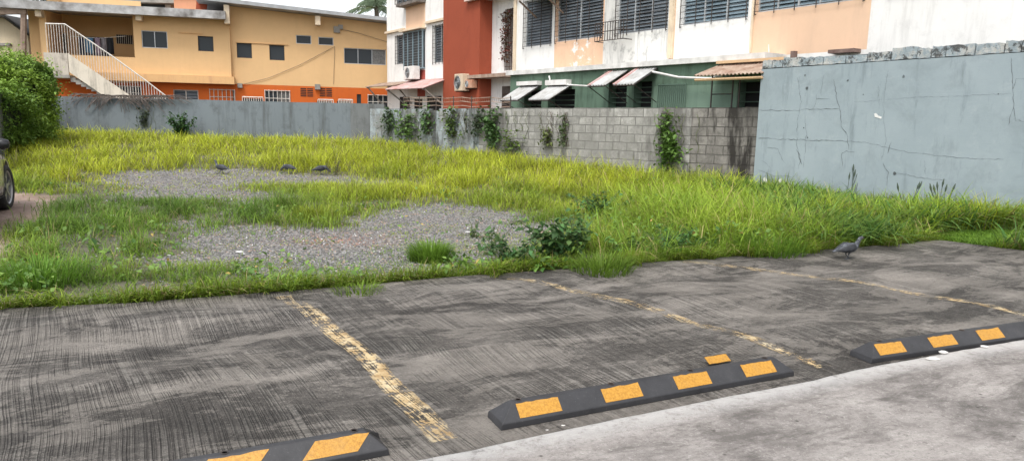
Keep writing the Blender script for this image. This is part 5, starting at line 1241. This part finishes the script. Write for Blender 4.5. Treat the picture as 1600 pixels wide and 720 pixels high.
creeper(BW, [(711, 174), (706, 192), (712, 214)], .28, 380, .10, (.10, .19, .05), 'yellowish creeper climbing the painted blocks below the brick red tower')
creeper(BW, [(750, 180), (745, 205)], .4, 260, .09, (.05, .09, .045), 'dark creeper where the painted blocks end')
creeper(BW, [(775, 178), (768, 200), (776, 222)], .38, 480, .11, (.07, .17, .045), 'dense green creeper on the raw blocks left of the propped shutters')
creeper(BW, [(857, 202), (858, 226)], .2, 160, .09, (.13, .2, .06), 'small pale creeper low on the middle of the block wall')
creeper(BW, [(882, 180), (884, 226)], .12, 180, .08, (.08, .15, .05), 'thin upright creeper strand in the middle of the block wall')
creeper(BW, [(1047, 176), (1043, 192), (1042, 215)], .14, 300, .08, (.11, .24, .05), 'green creeper hanging over the top of the block wall on the right')
creeper(BW, [(1050, 222), (1052, 246)], .42, 700, .10, (.10, .23, .04), 'bushy green climber at the foot of the block wall on the right', .12)
creeper(BW, [(815, 222), (795, 222)], .4, 260, .10, (.12, .22, .05), 'low leafy climber at the foot of the block wall under the first shutter', .12)
creeper(LW, [(228, 172), (226, 198)], .3, 110, .10, (.05, .085, .05), 'faint dark creeper on the back wall left of the shrub')
# dry twigs sprawling over the back wall
root = empty('dry_creeper', tuple(LW.P(LW.uz(200, 160)[0], 1.8, .1)), 'mat of dry leafless twigs draped over the left end of the back wall', 'creeper'); st = MB()
for k in range(150):
    px = random.uniform(130, 268); cx = (px-200)/70; u, z = LW.uz(px, 158); zt = 1.86; dr = (.55*(1-cx*cx)+.05)*random.uniform(.2, 1); a = random.uniform(-1.3, 1.3); pts = []
    for j in range(6): t = j/5; pts.append(LW.P(u+a*t+random.uniform(-.04, .04), zt+.1*math.sin(t*3)-dr*t*t-.02*random.random(), .04+.1*math.sin(t*2.5)+random.uniform(0, .03)))
    st.tube(pts, .010, 3, cap=False)
st.build('twig', simple('dry_twig', (.16, .13, .115), (.09, .075, .065), 9, .9, 0), root)
# climbing plant on the balcony grille of the white block
root = empty('balcony_plant', tuple(W.P(U(780), 3.1, .05)), 'reddish climbing plant on the rusty grille of the middle balcony doorway', 'plant'); n = 420
P = W.o[None]+(U(779)+rng.normal(.12, .16, n))[:, None]*W.U[None]+rng.uniform(-.28, -.12, n)[:, None]*W.n[None]; P[:, 2] = 3.3+1.8*rng.random(n)**.8
c = pick((.22, .06, .06), (.10, .09, .04), rng.random(n)); b_ = Batch(); b_.add(leaves(P, .10, 0, c, .7)); b_.mesh('foliage', m_leaf, root)
# potted palms of the terrace
def fronds(root, c0, n, L, col, droopf=.9, leafl=.35, r0=0.02, wl=.045, name='frond'):
    st = MB(); V = Batch(); 
    for i in range(n):
        a = 2*math.pi*i/n+random.uniform(-.3, .3); e = random.uniform(.1, 1.25); ll = L*random.uniform(.8, 1.1); pts = []
        for k in range(9):
            t = k/8; rr = ll*(t*math.cos(e)+.25*t*t); zz = ll*(t*math.sin(e)-droopf*t*t*(.55+.3*math.cos(e))); pts.append(np.array(c0)+np.array([math.cos(a)*rr, math.sin(a)*rr, zz]))
        st.tube(pts, [r0*(1-.8*k/8) for k in range(9)], 4, cap=False); pa = np.array(pts); m_ = 46; tt = np.repeat(np.linspace(.12, 1, m_//2), 2); sgn = np.tile([1, -1], m_//2)
        B = np.stack([np.interp(tt, np.linspace(0, 1, 9), pa[:, j]) for j in range(3)], -1); az = a+sgn*rng.uniform(.7, 1.1, m_); l_ = leafl*np.sin(np.pi*(.15+.8*tt))*rng.uniform(.8, 1.1, m_)
        d = np.stack([np.cos(az), np.sin(az), -.45-.4*rng.random(m_)], -1); d /= np.linalg.norm(d, axis=1)[:, None]; sd = np.array([0, 0, 1.0])[None]*np.ones((m_, 1))*wl*.5; T_ = B+d*l_[:, None]; Mi = B+d*l_[:, None]*.5
        Vv = np.stack([B-sd*.4, B+sd*.4, Mi+sd, T_, Mi-sd], 1).reshape(-1, 3); Fq = (np.arange(m_)[:, None]*5+np.array([0, 1, 2, 3, 4])[None]).ravel(); cc = np.array(col)[None]*rng.uniform(.6, 1.3, (m_, 1)); V.add((Vv, Fq, np.full(m_, 5), np.repeat(cc, 5, 0)))
    st.build('stalk', m_stem, root); V.mesh(name, m_leaf, root)
for px, py, lb in ((396, 163, 'small palm with arching fronds in front of the barred gate of the apricot building'), (438, 163, 'small palm in front of the white barred window of the apricot building'), (505, 160, 'small leafy pot plant behind the back wall near the twin vents')):
    p_ = O.P(O.uz(px, py, 1.6)[0], 1.25, 1.6); root = empty('potted_palm', (p_[0], p_[1], .45), lb, 'plant', 'pot plants behind the back wall')
    mb = MB(); prof = [(.12, 0), (.2, .42), (.22, .45), (.18, .45)]; mb.loft([[(p_[0]+r_*math.cos(a), p_[1]+r_*math.sin(a), .45+z_) for a in np.linspace(0, 6.28, 13)[:-1]] for r_, z_ in prof]); mb.build('pot', simple('clay_pot', (.3, .12, .06)), root)
    mb = MB(); mb.tube([(p_[0], p_[1], .85), (p_[0], p_[1], 1.3)], .04, 6); mb.build('trunk', m_bark, root); fronds(root, (p_[0], p_[1], 1.3), 9, .95, (.09, .18, .05), .9, .3, .012, .035)
# ------------------------------------------------------------------ hedge
root = empty('hedge', (-16.0, 20.0, .2), 'big clipped green hedge at the left edge of the lot', 'hedge')
hx = lambda px, Y: float(ony(px, 150, Y)[0]); hz = lambda px, py, Y: float(ony(px, py, Y)[2])
BL = []
for px, Y, top, rx, ry, bot in ((-90, 19.5, 86, 1.7, 1.5, .2), (-30, 19.6, 86, 1.6, 1.5, .2), (0, 19.8, 87, 1.2, 1.4, .3), (30, 20.2, 92, .75, 1.1, .85), (48, 20.6, 103, .50, .9, 1.45), (-15, 18.6, 140, 1.0, .9, .2), (-60, 18.2, 120, 1.6, 1.0, .2)):
    z1_ = hz(px, top, Y); BL.append((hx(px, Y), Y, (z1_+bot)/2, rx, ry, (z1_-bot)/2))
core = MB(); core.smooth = True; bt = Batch()
for (cx, cy_, cz, rx, ry, rz_) in BL:
    cx -= .22
    rings = []
    for i in range(9):
        ph = -math.pi/2+math.pi*(i+.5)/9; e_ = .6; rr = abs(math.cos(ph))**e_; zz = math.copysign(abs(math.sin(ph))**e_, math.sin(ph)); rings.append([(cx+.86*rx*rr*math.cos(a), cy_+.86*ry*rr*math.sin(a), cz+.86*rz_*zz) for a in np.linspace(0, 2*math.pi, 15)[:-1]])
    core.loft(rings)
    n = int(5200*(rx*rz_+ry*rz_)); n = int(n*1.25); d = rng.normal(0, 1, (n, 3)); d /= np.linalg.norm(d, axis=1)[:, None]; q = np.sign(d)*np.abs(d)**.65; rad = rng.uniform(.84, 1.05, n)+.62*(fbm(d[:, 0]*3.5+cx, d[:, 2]*3.5+d[:, 1]*2+5, 4)-.5)+np.where(rng.random(n) > .93, rng.uniform(.03, .26, n), 0)
    P = np.array([cx, cy_, cz])+q*np.array([rx, ry, rz_])*rad[:, None]; k_ = fbm(P[:, 0]*1.5+30, P[:, 2]*1.5+P[:, 1], 3)
    c = pick((.10, .19, .035), (.30, .44, .07), np.clip((k_-.3)*2.2, 0, 1))*rng.uniform(.6, 1.35, (n, 1)); bt.add(leaves(P, .085, 0, c, .6))
core.build('inner_core', simple('hedge_core', (.02, .035, .012), (.012, .02, .008), 6, .9, 0), root); bt.mesh('foliage', m_leaf, root)  # solid dark core lumps inside the leaf shell, no branches modelled
# ------------------------------------------------------------------ background palm and tree
pc = ony(588, 9, 52); root = empty('palm_tree', (float(pc[0]), 52.0, .45), 'feathery palm tree rising behind the right end of the apricot building\'s roof', 'tree'); mb = MB(); mb.tube([(pc[0]+.4, 52, .4), (pc[0]+.2, 52, pc[2]*.5), (pc[0], 52, pc[2]-.1)], [.26, .2, .16], 8); mb.build('trunk', m_bark, root)
fronds(root, (pc[0], 52, pc[2]-.2), 20, 3.1, (.20, .27, .17), .95, .8, .05, .07)  # pale grey-green frond colour has distance haze painted in
def tree(px, py, Y, rad, label, col, n=9000):
    c_ = ony(px, py, Y); root = empty('tree', (float(c_[0]), Y, .45), label, 'tree'); mb = MB(); mb.tube([(c_[0], Y, .3), (c_[0]+.2, Y, c_[2]*.6), (c_[0], Y, c_[2])], [.3, .22, .1], 8)
    bl = []
    for i in range(9):
        a = random.uniform(0, 6.28); e = c_+np.array([math.cos(a)*rad*random.uniform(.3, .8), math.sin(a)*rad*.6, rad*random.uniform(-.35, .5)]); mb.tube([(c_[0], Y, c_[2]*.65), e], [.12, .04], 5); bl.append(e)
    mb.build('trunk', m_bark, root); P = np.concatenate([e+rng.normal(0, rad*.28, (n//9, 3)) for e in bl]); c = np.array(col)[None]*rng.uniform(.5, 1.5, (len(P), 1)); b_ = Batch(); b_.add(leaves(P, .22, 0, c, .6)); b_.mesh('crown', m_leaf, root)
tree(92, -22, 50, 1.9, 'dark leafy tree top showing above the low roof at the upper left', (.045, .085, .03))
# ------------------------------------------------------------------ gravel stones
def stones(nn, polys_ok, smin, smax, seed):
    x, y = sample(nn, 6, 22, -46, 40, 1.4); ok = polys_ok(x, y) & free(x, y); x, y = x[ok], y[ok]; n = len(x); s = rng.uniform(smin, smax, n)*(1+.03*np.hypot(x, y))
    base = np.array([(1, 0, 0), (0, 1, 0), (-1, 0, 0), (0, -1, 0), (0, 0, .8), (0, 0, -.5)], float); V = base[None]*rng.uniform(.55, 1.15, (n, 6, 1)); a = rng.uniform(0, 6.28, n); ca, sa = np.cos(a)[:, None], np.sin(a)[:, None]
    X = V[..., 0]*ca-V[..., 1]*sa; Y_ = V[..., 0]*sa+V[..., 1]*ca; V = np.stack([X*s[:, None]+x[:, None], Y_*s[:, None]+y[:, None], V[..., 2]*s[:, None]*.8+gz(x, y)[:, None]+.003], -1).reshape(-1, 3)
    pat = np.array([0, 1, 4, 1, 2, 4, 2, 3, 4, 3, 0, 4, 1, 0, 5, 2, 1, 5, 3, 2, 5, 0, 3, 5]); Fq = (np.arange(n)[:, None]*6+pat[None]).ravel(); k_ = rng.random(n)
    c = pick((.08, .078, .076), (.28, .272, .262), k_**1.4); c = np.where((rng.random(n) > .94)[:, None], np.array((.34, .24, .18))[None], c); c = np.where((rng.random(n) > .99)[:, None], .5, c); return V, Fq, np.full(n*8, 3), np.repeat(c, 6, 0)
m_stone, nt, b = new_mat('stone'); at = N(nt, 'ShaderNodeAttribute', attribute_name='col'); nt.links.new(at.outputs['Color'], b.inputs['Base Color']); b.inputs['Roughness'].default_value = .9
b_ = Batch(); b_.add(stones(150000, lambda x, y: in_gravel(x, y), .006, .017, 1)); b_.add(stones(30000, lambda x, y: (fbm(x*2, y*2, 3) > .5) & ~in_dirt(x, y), .007, .018, 2)); tag(b_.mesh('gravel', m_stone), 'loose grey gravel on the bare patches of the lot', 'gravel', None, 'stuff')
# rubble by the wheel stop, litter
def rubble(px, py, s, label, cat='stone', flat=.6, col=(.62, .6, .57), z=.045, name='broken_stone', group='pieces of white rubble by the far wheel stop'):
    p_ = onz(px, py, z); mb = MB(); rings = []
    for zz, rr in ((0, .8), (.35, 1.05), (.75, .8), (1.0, .35)): rings.append([(p_[0]+s*rr*random.uniform(.75, 1.15)*math.cos(a)*1.5, p_[1]+s*rr*random.uniform(.75, 1.15)*math.sin(a), z-.003+s*flat*zz*random.uniform(.9, 1.1)) for a in np.linspace(0, 6.28, 9)[:-1]])
    mb.loft(rings); o = mb.build(name, simple('rubble_'+str(col[0]), col, tuple(v*.7 for v in col), 30, .9, .3), None, (p_[0], p_[1], z)); tag(o, label, cat, group)
rubble(1474, 550, .022, 'larger white stone touching the far wheel stop'); rubble(1457, 560, .032, 'flat pale stone slab nearest the walkway edge', flat=.3); rubble(1538, 541, .018, 'small pale stone by the far wheel stop, right of the others')
rubble(880, 664, .008, 'tiny pale pebble in the gap left of the middle wheel stop\'s second panel', z=.004); rubble(855, 671, .007, 'tiny pebble below the first yellow panel of the middle wheel stop', z=.004)
rubble(374, 393, .028, 'white scrap lying on the left of the near gravel patch', 'litter', .3, (.75, .75, .73), .03, 'litter_scrap', 'scraps of litter on the gravel'); rubble(731, 362, .024, 'white scrap on the right of the near gravel patch', 'litter', .3, (.75, .75, .74), .03, 'litter_scrap', 'scraps of litter on the gravel'); rubble(175, 337, .035, 'white scrap in the grass beyond the left green patch', 'litter', .4, (.75, .74, .73), .05, 'litter_scrap', 'scraps of litter on the gravel')
# ================================================================== PIGEONS
m_pig, nt, b = new_mat('pigeon_feathers'); p = pos(nt); nt.links.new(ramp(nt, noise(nt, p, 40, 4), [(.35, (.02, .022, .027)), (.5, (.05, .055, .065)), (.65, (.11, .12, .135))]), b.inputs['Base Color']); b.inputs['Roughness'].default_value = .7
m_pigd = simple('pigeon_wing', (.045, .05, .055), (.02, .02, .025), 30, .7, 0); m_beak = simple('pigeon_beak', (.05, .045, .045), None, 9, .5, 0); m_legp = simple('pigeon_leg', (.22, .07, .06), None, 9, .6, 0)
def pigeon(loc, yaw, label, pose='walk', s=1.0):
    root = empty('pigeon', loc, label, 'bird', 'pigeons on the ground'); c_, s_ = math.cos(yaw), math.sin(yaw)
    def T(p_): return (loc[0]+s*(p_[0]*c_-p_[1]*s_), loc[1]+s*(p_[0]*s_+p_[1]*c_), loc[2]+s*p_[2])
    hd = {'walk': [(.105, .155), (.125, .195), (.145, .222), (.165, .23)], 'peck': [(.12, .115), (.145, .10), (.165, .075), (.178, .06)], 'alert': [(.10, .16), (.112, .205), (.125, .24), (.143, .25)]}[pose]
    # spine (x, z, half width, half height)
    sp = [(-.185, .085, .012, .004), (-.16, .09, .026, .008), (-.12, .10, .034, .018), (-.08, .112, .046, .036), (-.035, .12, .054, .05), (.015, .122, .056, .056), (.06, .128, .050, .05), (.088, .14, .038, .04), (hd[0][0], hd[0][1], .026, .028), (hd[1][0], hd[1][1], .019, .02), (hd[2][0], hd[2][1], .019, .021), (hd[3][0], hd[3][1], .015, .016), (hd[3][0]+.014, hd[3][1]-.002, .005, .006)]
    mb = MB(); mb.smooth = True; rings = []
    for i, (x, z, hw, hh) in enumerate(sp):
        a = sp[max(0, i-1)]; b2 = sp[min(len(sp)-1, i+1)]; tx, tz = b2[0]-a[0], b2[1]-a[1]; l = math.hypot(tx, tz)+1e-6; nx_, nz_ = -tz/l, tx/l
        rings.append([T((x+nx_*hh*math.sin(q), hw*math.cos(q), z+nz_*hh*math.sin(q))) for q in np.linspace(0, 2*math.pi, 13)[:-1]])
    mb.loft(rings); mb.smooth = False
    for sd, fx in ((1, .05), (-1, -.025)) if pose != 'peck' else ((1, .01), (-1, .0)):
        y = .022*sd; mb.tube([T((.01, y, .085)), T((.0, y, .05)), T((fx, y, .008))], [s*.012, s*.0055, s*.0045], 6)
        for an in (-.5, 0, .5, math.pi): mb.tube([T((fx, y, .008)), T((fx+.028*math.cos(an), y+.028*math.sin(an), .003))], [s*.004, s*.002], 4)
    mb.build('body', m_pig, root)
    for sd in (1, -1):
        w = MB(); w.smooth = True; rg = []
        for x, z, hh, y in ((.07, .135, .012, .046), (.04, .14, .034, .056), (-.01, .135, .040, .059), (-.06, .122, .032, .050), (-.11, .108, .018, .036), (-.155, .096, .006, .022)): rg.append([T((x, sd*(y+.006*math.cos(q)), z+hh*math.sin(q))) for q in np.linspace(0, 2*math.pi, 9)[:-1]])
        w.loft(rg); w.build('wing', m_pigd, root)
        e = MB(); ex, ez = (hd[2][0]+hd[3][0])/2+.003, (hd[2][1]+hd[3][1])/2+.004; e.add([T((ex+.003*math.cos(q), sd*.0195, ez+.003*math.sin(q))) for q in np.linspace(0, 6.28, 8)[:-1]], [tuple(range(7))]); e.build('eye', simple('orange_eye', (.5, .12, .02), None, 9, .3, 0), root)
    bk = MB(); hx_, hz_ = hd[3]; dn = -.02 if pose == 'peck' else -.006; bk.tube([T((hx_+.010, 0, hz_-.002)), T((hx_+.024, 0, hz_-.004+dn*.5)), T((hx_+.034, 0, hz_-.004+dn))], [s*.006, s*.004, s*.0015], 6); bk.build('beak', m_beak, root)
p_ = onz(1323, 404); pigeon((float(p_[0]), float(p_[1]), float(pz(p_[0], p_[1]))), .25, 'grey pigeon walking right across the pavement near the grass edge', 'walk', 1.05)
for (px, py, yw, ps, lb) in ((345, 251, math.pi-.3, 'alert', 'dark pigeon standing upright at the back of the far gravel strip'), (451, 258, 2.9, 'peck', 'pigeon pecking in the middle of the far gravel strip'), (501, 261, .3, 'peck', 'pigeon pecking beside the dry brown weed')):
    g_ = gp(px, py); pigeon((g_[0], g_[1], g_[2]+.015), yw, lb, ps, 1.15)
# ================================================================== CAR
def car(loc, heading, steer):
    root = empty('parked_car', loc, 'bronze grey car parked on the dirt, only its front wheel and mirror showing', 'car')
    f = np.array([math.sin(heading), math.cos(heading), 0]); r_ = np.array([math.cos(heading), -math.sin(heading), 0]); L0 = np.array(loc, float)
    def T(x, y, z): return tuple(L0+f*x+r_*y+np.array([0, 0, z]))     # x forward, y right
    m_car, nt, b = new_mat('car_paint'); b.inputs['Base Color'].default_value = (.38, .355, .32, 1); b.inputs['Metallic'].default_value = .45; b.inputs['Roughness'].default_value = .32; b.inputs['Coat Weight'].default_value = .8; b.inputs['Coat Roughness'].default_value = .08
    # station: x, half width, bottom z, shoulder z, top z(hood/boot), inset at top
    S_ = [(-2.2, .62, .34, .62, .78), (-2.05, .80, .24, .72, .92), (-1.7, .87, .2, .82, .99), (-1.2, .9, .18, .86, 1.0), (-.5, .905, .18, .84, .95), (.3, .905, .18, .82, .93), (.95, .9, .18, .80, .93), (1.35, .89, .18, .77, .89), (1.75, .86, .19, .71, .83), (2.0, .78, .2, .64, .76), (2.12, .66, .24, .56, .68), (2.16, .5, .28, .5, .6)]
    mb = MB(); mb.smooth = True; rings = []
    for x, hw, zb_, zs_, zt_ in S_:
        half = [(0, zb_), (hw*.8, zb_), (hw*.965, zb_+.07), (hw, zb_+(zs_-zb_)*.45), (hw*.985, zs_-.05), (hw*.955, zs_+.01), (hw*.80, zt_-.035), (hw*.5, zt_-.005), (0, zt_)]
        ring = [T(x, y, z) for y, z in half]+[T(x, -y, z) for y, z in half[::-1][1:-1]]; rings.append(ring)
    # densify
    mb.loft(rings); body = mb.build('body', m_car, root); 
    cut = MB(); 
    for x in (-1.35, 1.35): cut.tube([T(x, -1.2, .33), T(x, -.55, .33)], .385, 28); cut.tube([T(x, .55, .33), T(x, 1.2, .33)], .385, 28)
    co = cut.build('cut', M_dark); md = body.modifiers.new('c', 'BOOLEAN'); md.object = co; md.solver = 'EXACT'; bpy.context.view_layer.update()
    me = bpy.data.meshes.new_from_object(body.evaluated_get(bpy.context.evaluated_depsgraph_get())); body.modifiers.clear(); body.data = me; bpy.data.objects.remove(co)
    gl = MB(); gl.smooth = True; rings = []
    for x, hw, z in ((-1.75, .70, .985), (-1.45, .70, 1.12), (-.95, .66, 1.32), (-.3, .64, 1.40), (.3, .64, 1.395), (.55, .67, 1.28), (.9, .72, 1.08), (1.12, .74, .92)):
        wb = .80 if -1.3 < x < .9 else .72; zl = .9; rings.append([T(x, y, q) for y, q in ((0, zl-.05), (wb, zl), (hw+.03, (zl+z)/2+.02), (hw-.03, z-.03), (hw*.6, z), (0, z+.008), (-hw*.6, z), (-hw+.03, z-.03), (-hw-.03, (zl+z)/2+.02), (-wb, zl))])
    gl.loft(rings); gm2, nt2, b2 = new_mat('car_glass'); b2.inputs['Base Color'].default_value = (.012, .014, .015, 1); b2.inputs['Roughness'].default_value = .05; g = gl.build('greenhouse_glass', gm2, root)
    rf = MB(); rf.smooth = True; rings = []
    for x, z in ((-.98, 1.335), (-.3, 1.415), (.3, 1.41), (.5, 1.345)): rings.append([T(x, y, z+dz) for y, dz in ((-.62, -.03), (-.38, .0), (0, .01), (.38, .0), (.62, -.03))]); 
    vs = [q for r in rings for q in r]; rf.add(vs, [(5*i+j, 5*i+j+1, 5*i+6+j, 5*i+5+j) for i in range(3) for j in range(4)]); ro = rf.build('roof', m_car, root); ro.modifiers.new('s', 'SOLIDIFY').thickness = .02
    for sd in (1, -1):
        pm_ = MB()
        for x0, z0, x1, z1 in ((-.98, 1.32, -1.6, .95), (.5, 1.33, 1.08, .93), (-.15, 1.38, -.2, .92)): pm_.tube([T(x0, sd*.655, z0), T((x0+x1)/2, sd*.715, (z0+z1)/2), T(x1, sd*.76, z1)], .022, 5)
        pm_.build('pillar', m_car, root)
        mr = MB(); mr.smooth = True; rings = []
        for q, sc_ in ((.78, .25), (.82, .7), (.88, .95), (.95, 1.0), (1.01, .8), (1.03, .3)): rings.append([T(.80+.055*sc_*math.cos(a)-.03*(q-.78), sd*q, .975+.075*sc_*math.sin(a)) for a in np.linspace(0, 2*math.pi, 13)[:-1]])
        mr.loft(rings); mi = mr.build('mirror', simple('mirror_black', (.02, .02, .022), None, 4, .25, 0), root)
        hd_ = MB(); hd_.loft([[T(xx, sd*(.66+dy*sx_), .60+.06*dz*sx_) for dy, dz in ((-.16, 0), (0, 1), (.12, .6), (.12, -.5), (0, -.8))] for xx, sx_ in ((1.85, 1.0), (2.08, .85), (2.11, .5))]); hd_.build('headlight', M_glass, root)
        dl = MB()
        for x in (-.95, .05, 1.0): dl.tube([T(x, sd*.895, .86), T(x, sd*.91, .55), T(x, sd*.895, .26)], .004, 4)
        dl.tube([T(-.95, sd*.88, .24), T(1.0, sd*.88, .24)], .006, 4); dl.build('door_seam', M_dark, root)
        hn = MB(); hn.tube([T(-.05, sd*.915, .76), T(-.14, sd*.935, .765), T(-.26, sd*.915, .76)], .014, 6); hn.build('door_handle', m_car, root)
        for x in (-1.35, 1.35):
            a0 = steer if x > 0 else 0
            def Wp(r, an, w): # wheel local -> world; w outward
                lx = r*math.cos(an); return T(x+lx*math.cos(a0)-sd*w*math.sin(a0)*0-(w*sd)*math.sin(a0)*-1*0+(-(w*sd)*math.sin(a0)), sd*.78+ (w*sd)*math.cos(a0)+lx*math.sin(a0), .325+r*math.sin(an))
            A_ = np.linspace(0, 2*math.pi, 33)[:-1]; ty = MB(); ty.smooth = True; ty.loft([[Wp(r, a, w) for a in A_] for r, w in ((.22, -.11), (.30, -.115), (.32, -.09), (.325, 0), (.32, .085), (.30, .112), (.245, .108), (.235, .09))], cap=False)
            wh = ty.build('wheel', simple('tyre_rubber', (.02, .02, .021), None, 5, .8, .1), root)
            ri = MB(); ri.loft([[Wp(r, a, w) for a in A_] for r, w in ((.24, .10), (.228, .085), (.22, -.04))], cap=False); ri.add([Wp(.225, a, -.03) for a in A_], [tuple(range(32))])
            for k in range(5):
                for dd in (-.16, .16):
                    a = 2*math.pi*k/5+.3; ri.loft([[Wp(rr, a+dd*(rr/.23)+q, w) for q, w in ((-hw_/rr, .05), (hw_/rr, .05), (hw_/rr, .085-.01*(rr < .1)), (-hw_/rr, .085-.01*(rr < .1)))] for rr, hw_ in ((.04, .012), (.13, .013), (.228, .012))])
            ri.loft([[Wp(r, a, w) for a in A_[::2]] for r, w in ((.055, .04), (.055, .088), (.03, .094))]); ri.build('rim', simple('alloy', (.42, .42, .42), None, 4, .35, 0, .8), wh)
    ar = MB(); ar.obox(T(-2.0, -.5, .2), f*4.0, r_*1.0, (0, 0, .5)); ar.build('underbody', M_dark, root)
    return root
cp_ = onz(11, 325, -.0); hd_a = math.radians(-27); fv = np.array([math.sin(hd_a), math.cos(hd_a)]); rv = np.array([math.cos(hd_a), -math.sin(hd_a)])
cl_ = cp_[:2]-fv*1.35-rv*.84
car((float(cl_[0]), float(cl_[1]), float(gz(cp_[0], cp_[1]))), hd_a, math.radians(4))
# ================================================================== LIGHT
wd = bpy.data.worlds.new('World'); sc.world = wd; wd.use_nodes = True; nt = wd.node_tree; bg = nt.nodes['Background']
sky = nt.nodes.new('ShaderNodeTexSky'); sky.sky_type = 'NISHITA'; sky.sun_disc = False; SE, SR = R(58), R(200)
sky.sun_elevation = SE; sky.sun_rotation = SR; sky.air_density = 1.0; sky.dust_density = 3.0; sky.ozone_density = 1.0
hs = nt.nodes.new('ShaderNodeHueSaturation'); hs.inputs['Saturation'].default_value = .22; hs.inputs['Value'].default_value = 1.6
nt.links.new(sky.outputs[0], hs.inputs['Color'])
nt.links.new(hs.outputs[0], bg.inputs[0]); bg.inputs[1].default_value = .15
sl = bpy.data.lights.new('sun', 'SUN'); sl.energy = 1.5; sl.angle = R(14); sl.color = (1, .96, .9); so_ = bpy.data.objects.new('sun', sl); COL.objects.link(so_)
# sun direction: nishita rotation 0 = +Y, clockwise seen from above
dv = Vector((math.sin(SR)*math.cos(SE), math.cos(SR)*math.cos(SE), math.sin(SE))); so_.rotation_euler = dv.to_track_quat('Z', 'Y').to_euler(); so_.location = (0, 0, 30)
sc.view_settings.view_transform = 'Standard'; sc.view_settings.look = 'None'; sc.view_settings.gamma = 1; sc.view_settings.use_curve_mapping = False; sc.view_settings.exposure = 0.38
sc.cycles.max_bounces = 6; sc.cycles.transparent_max_bounces = 8; sc.cycles.use_denoising = True
print('objects', len(sc.objects))
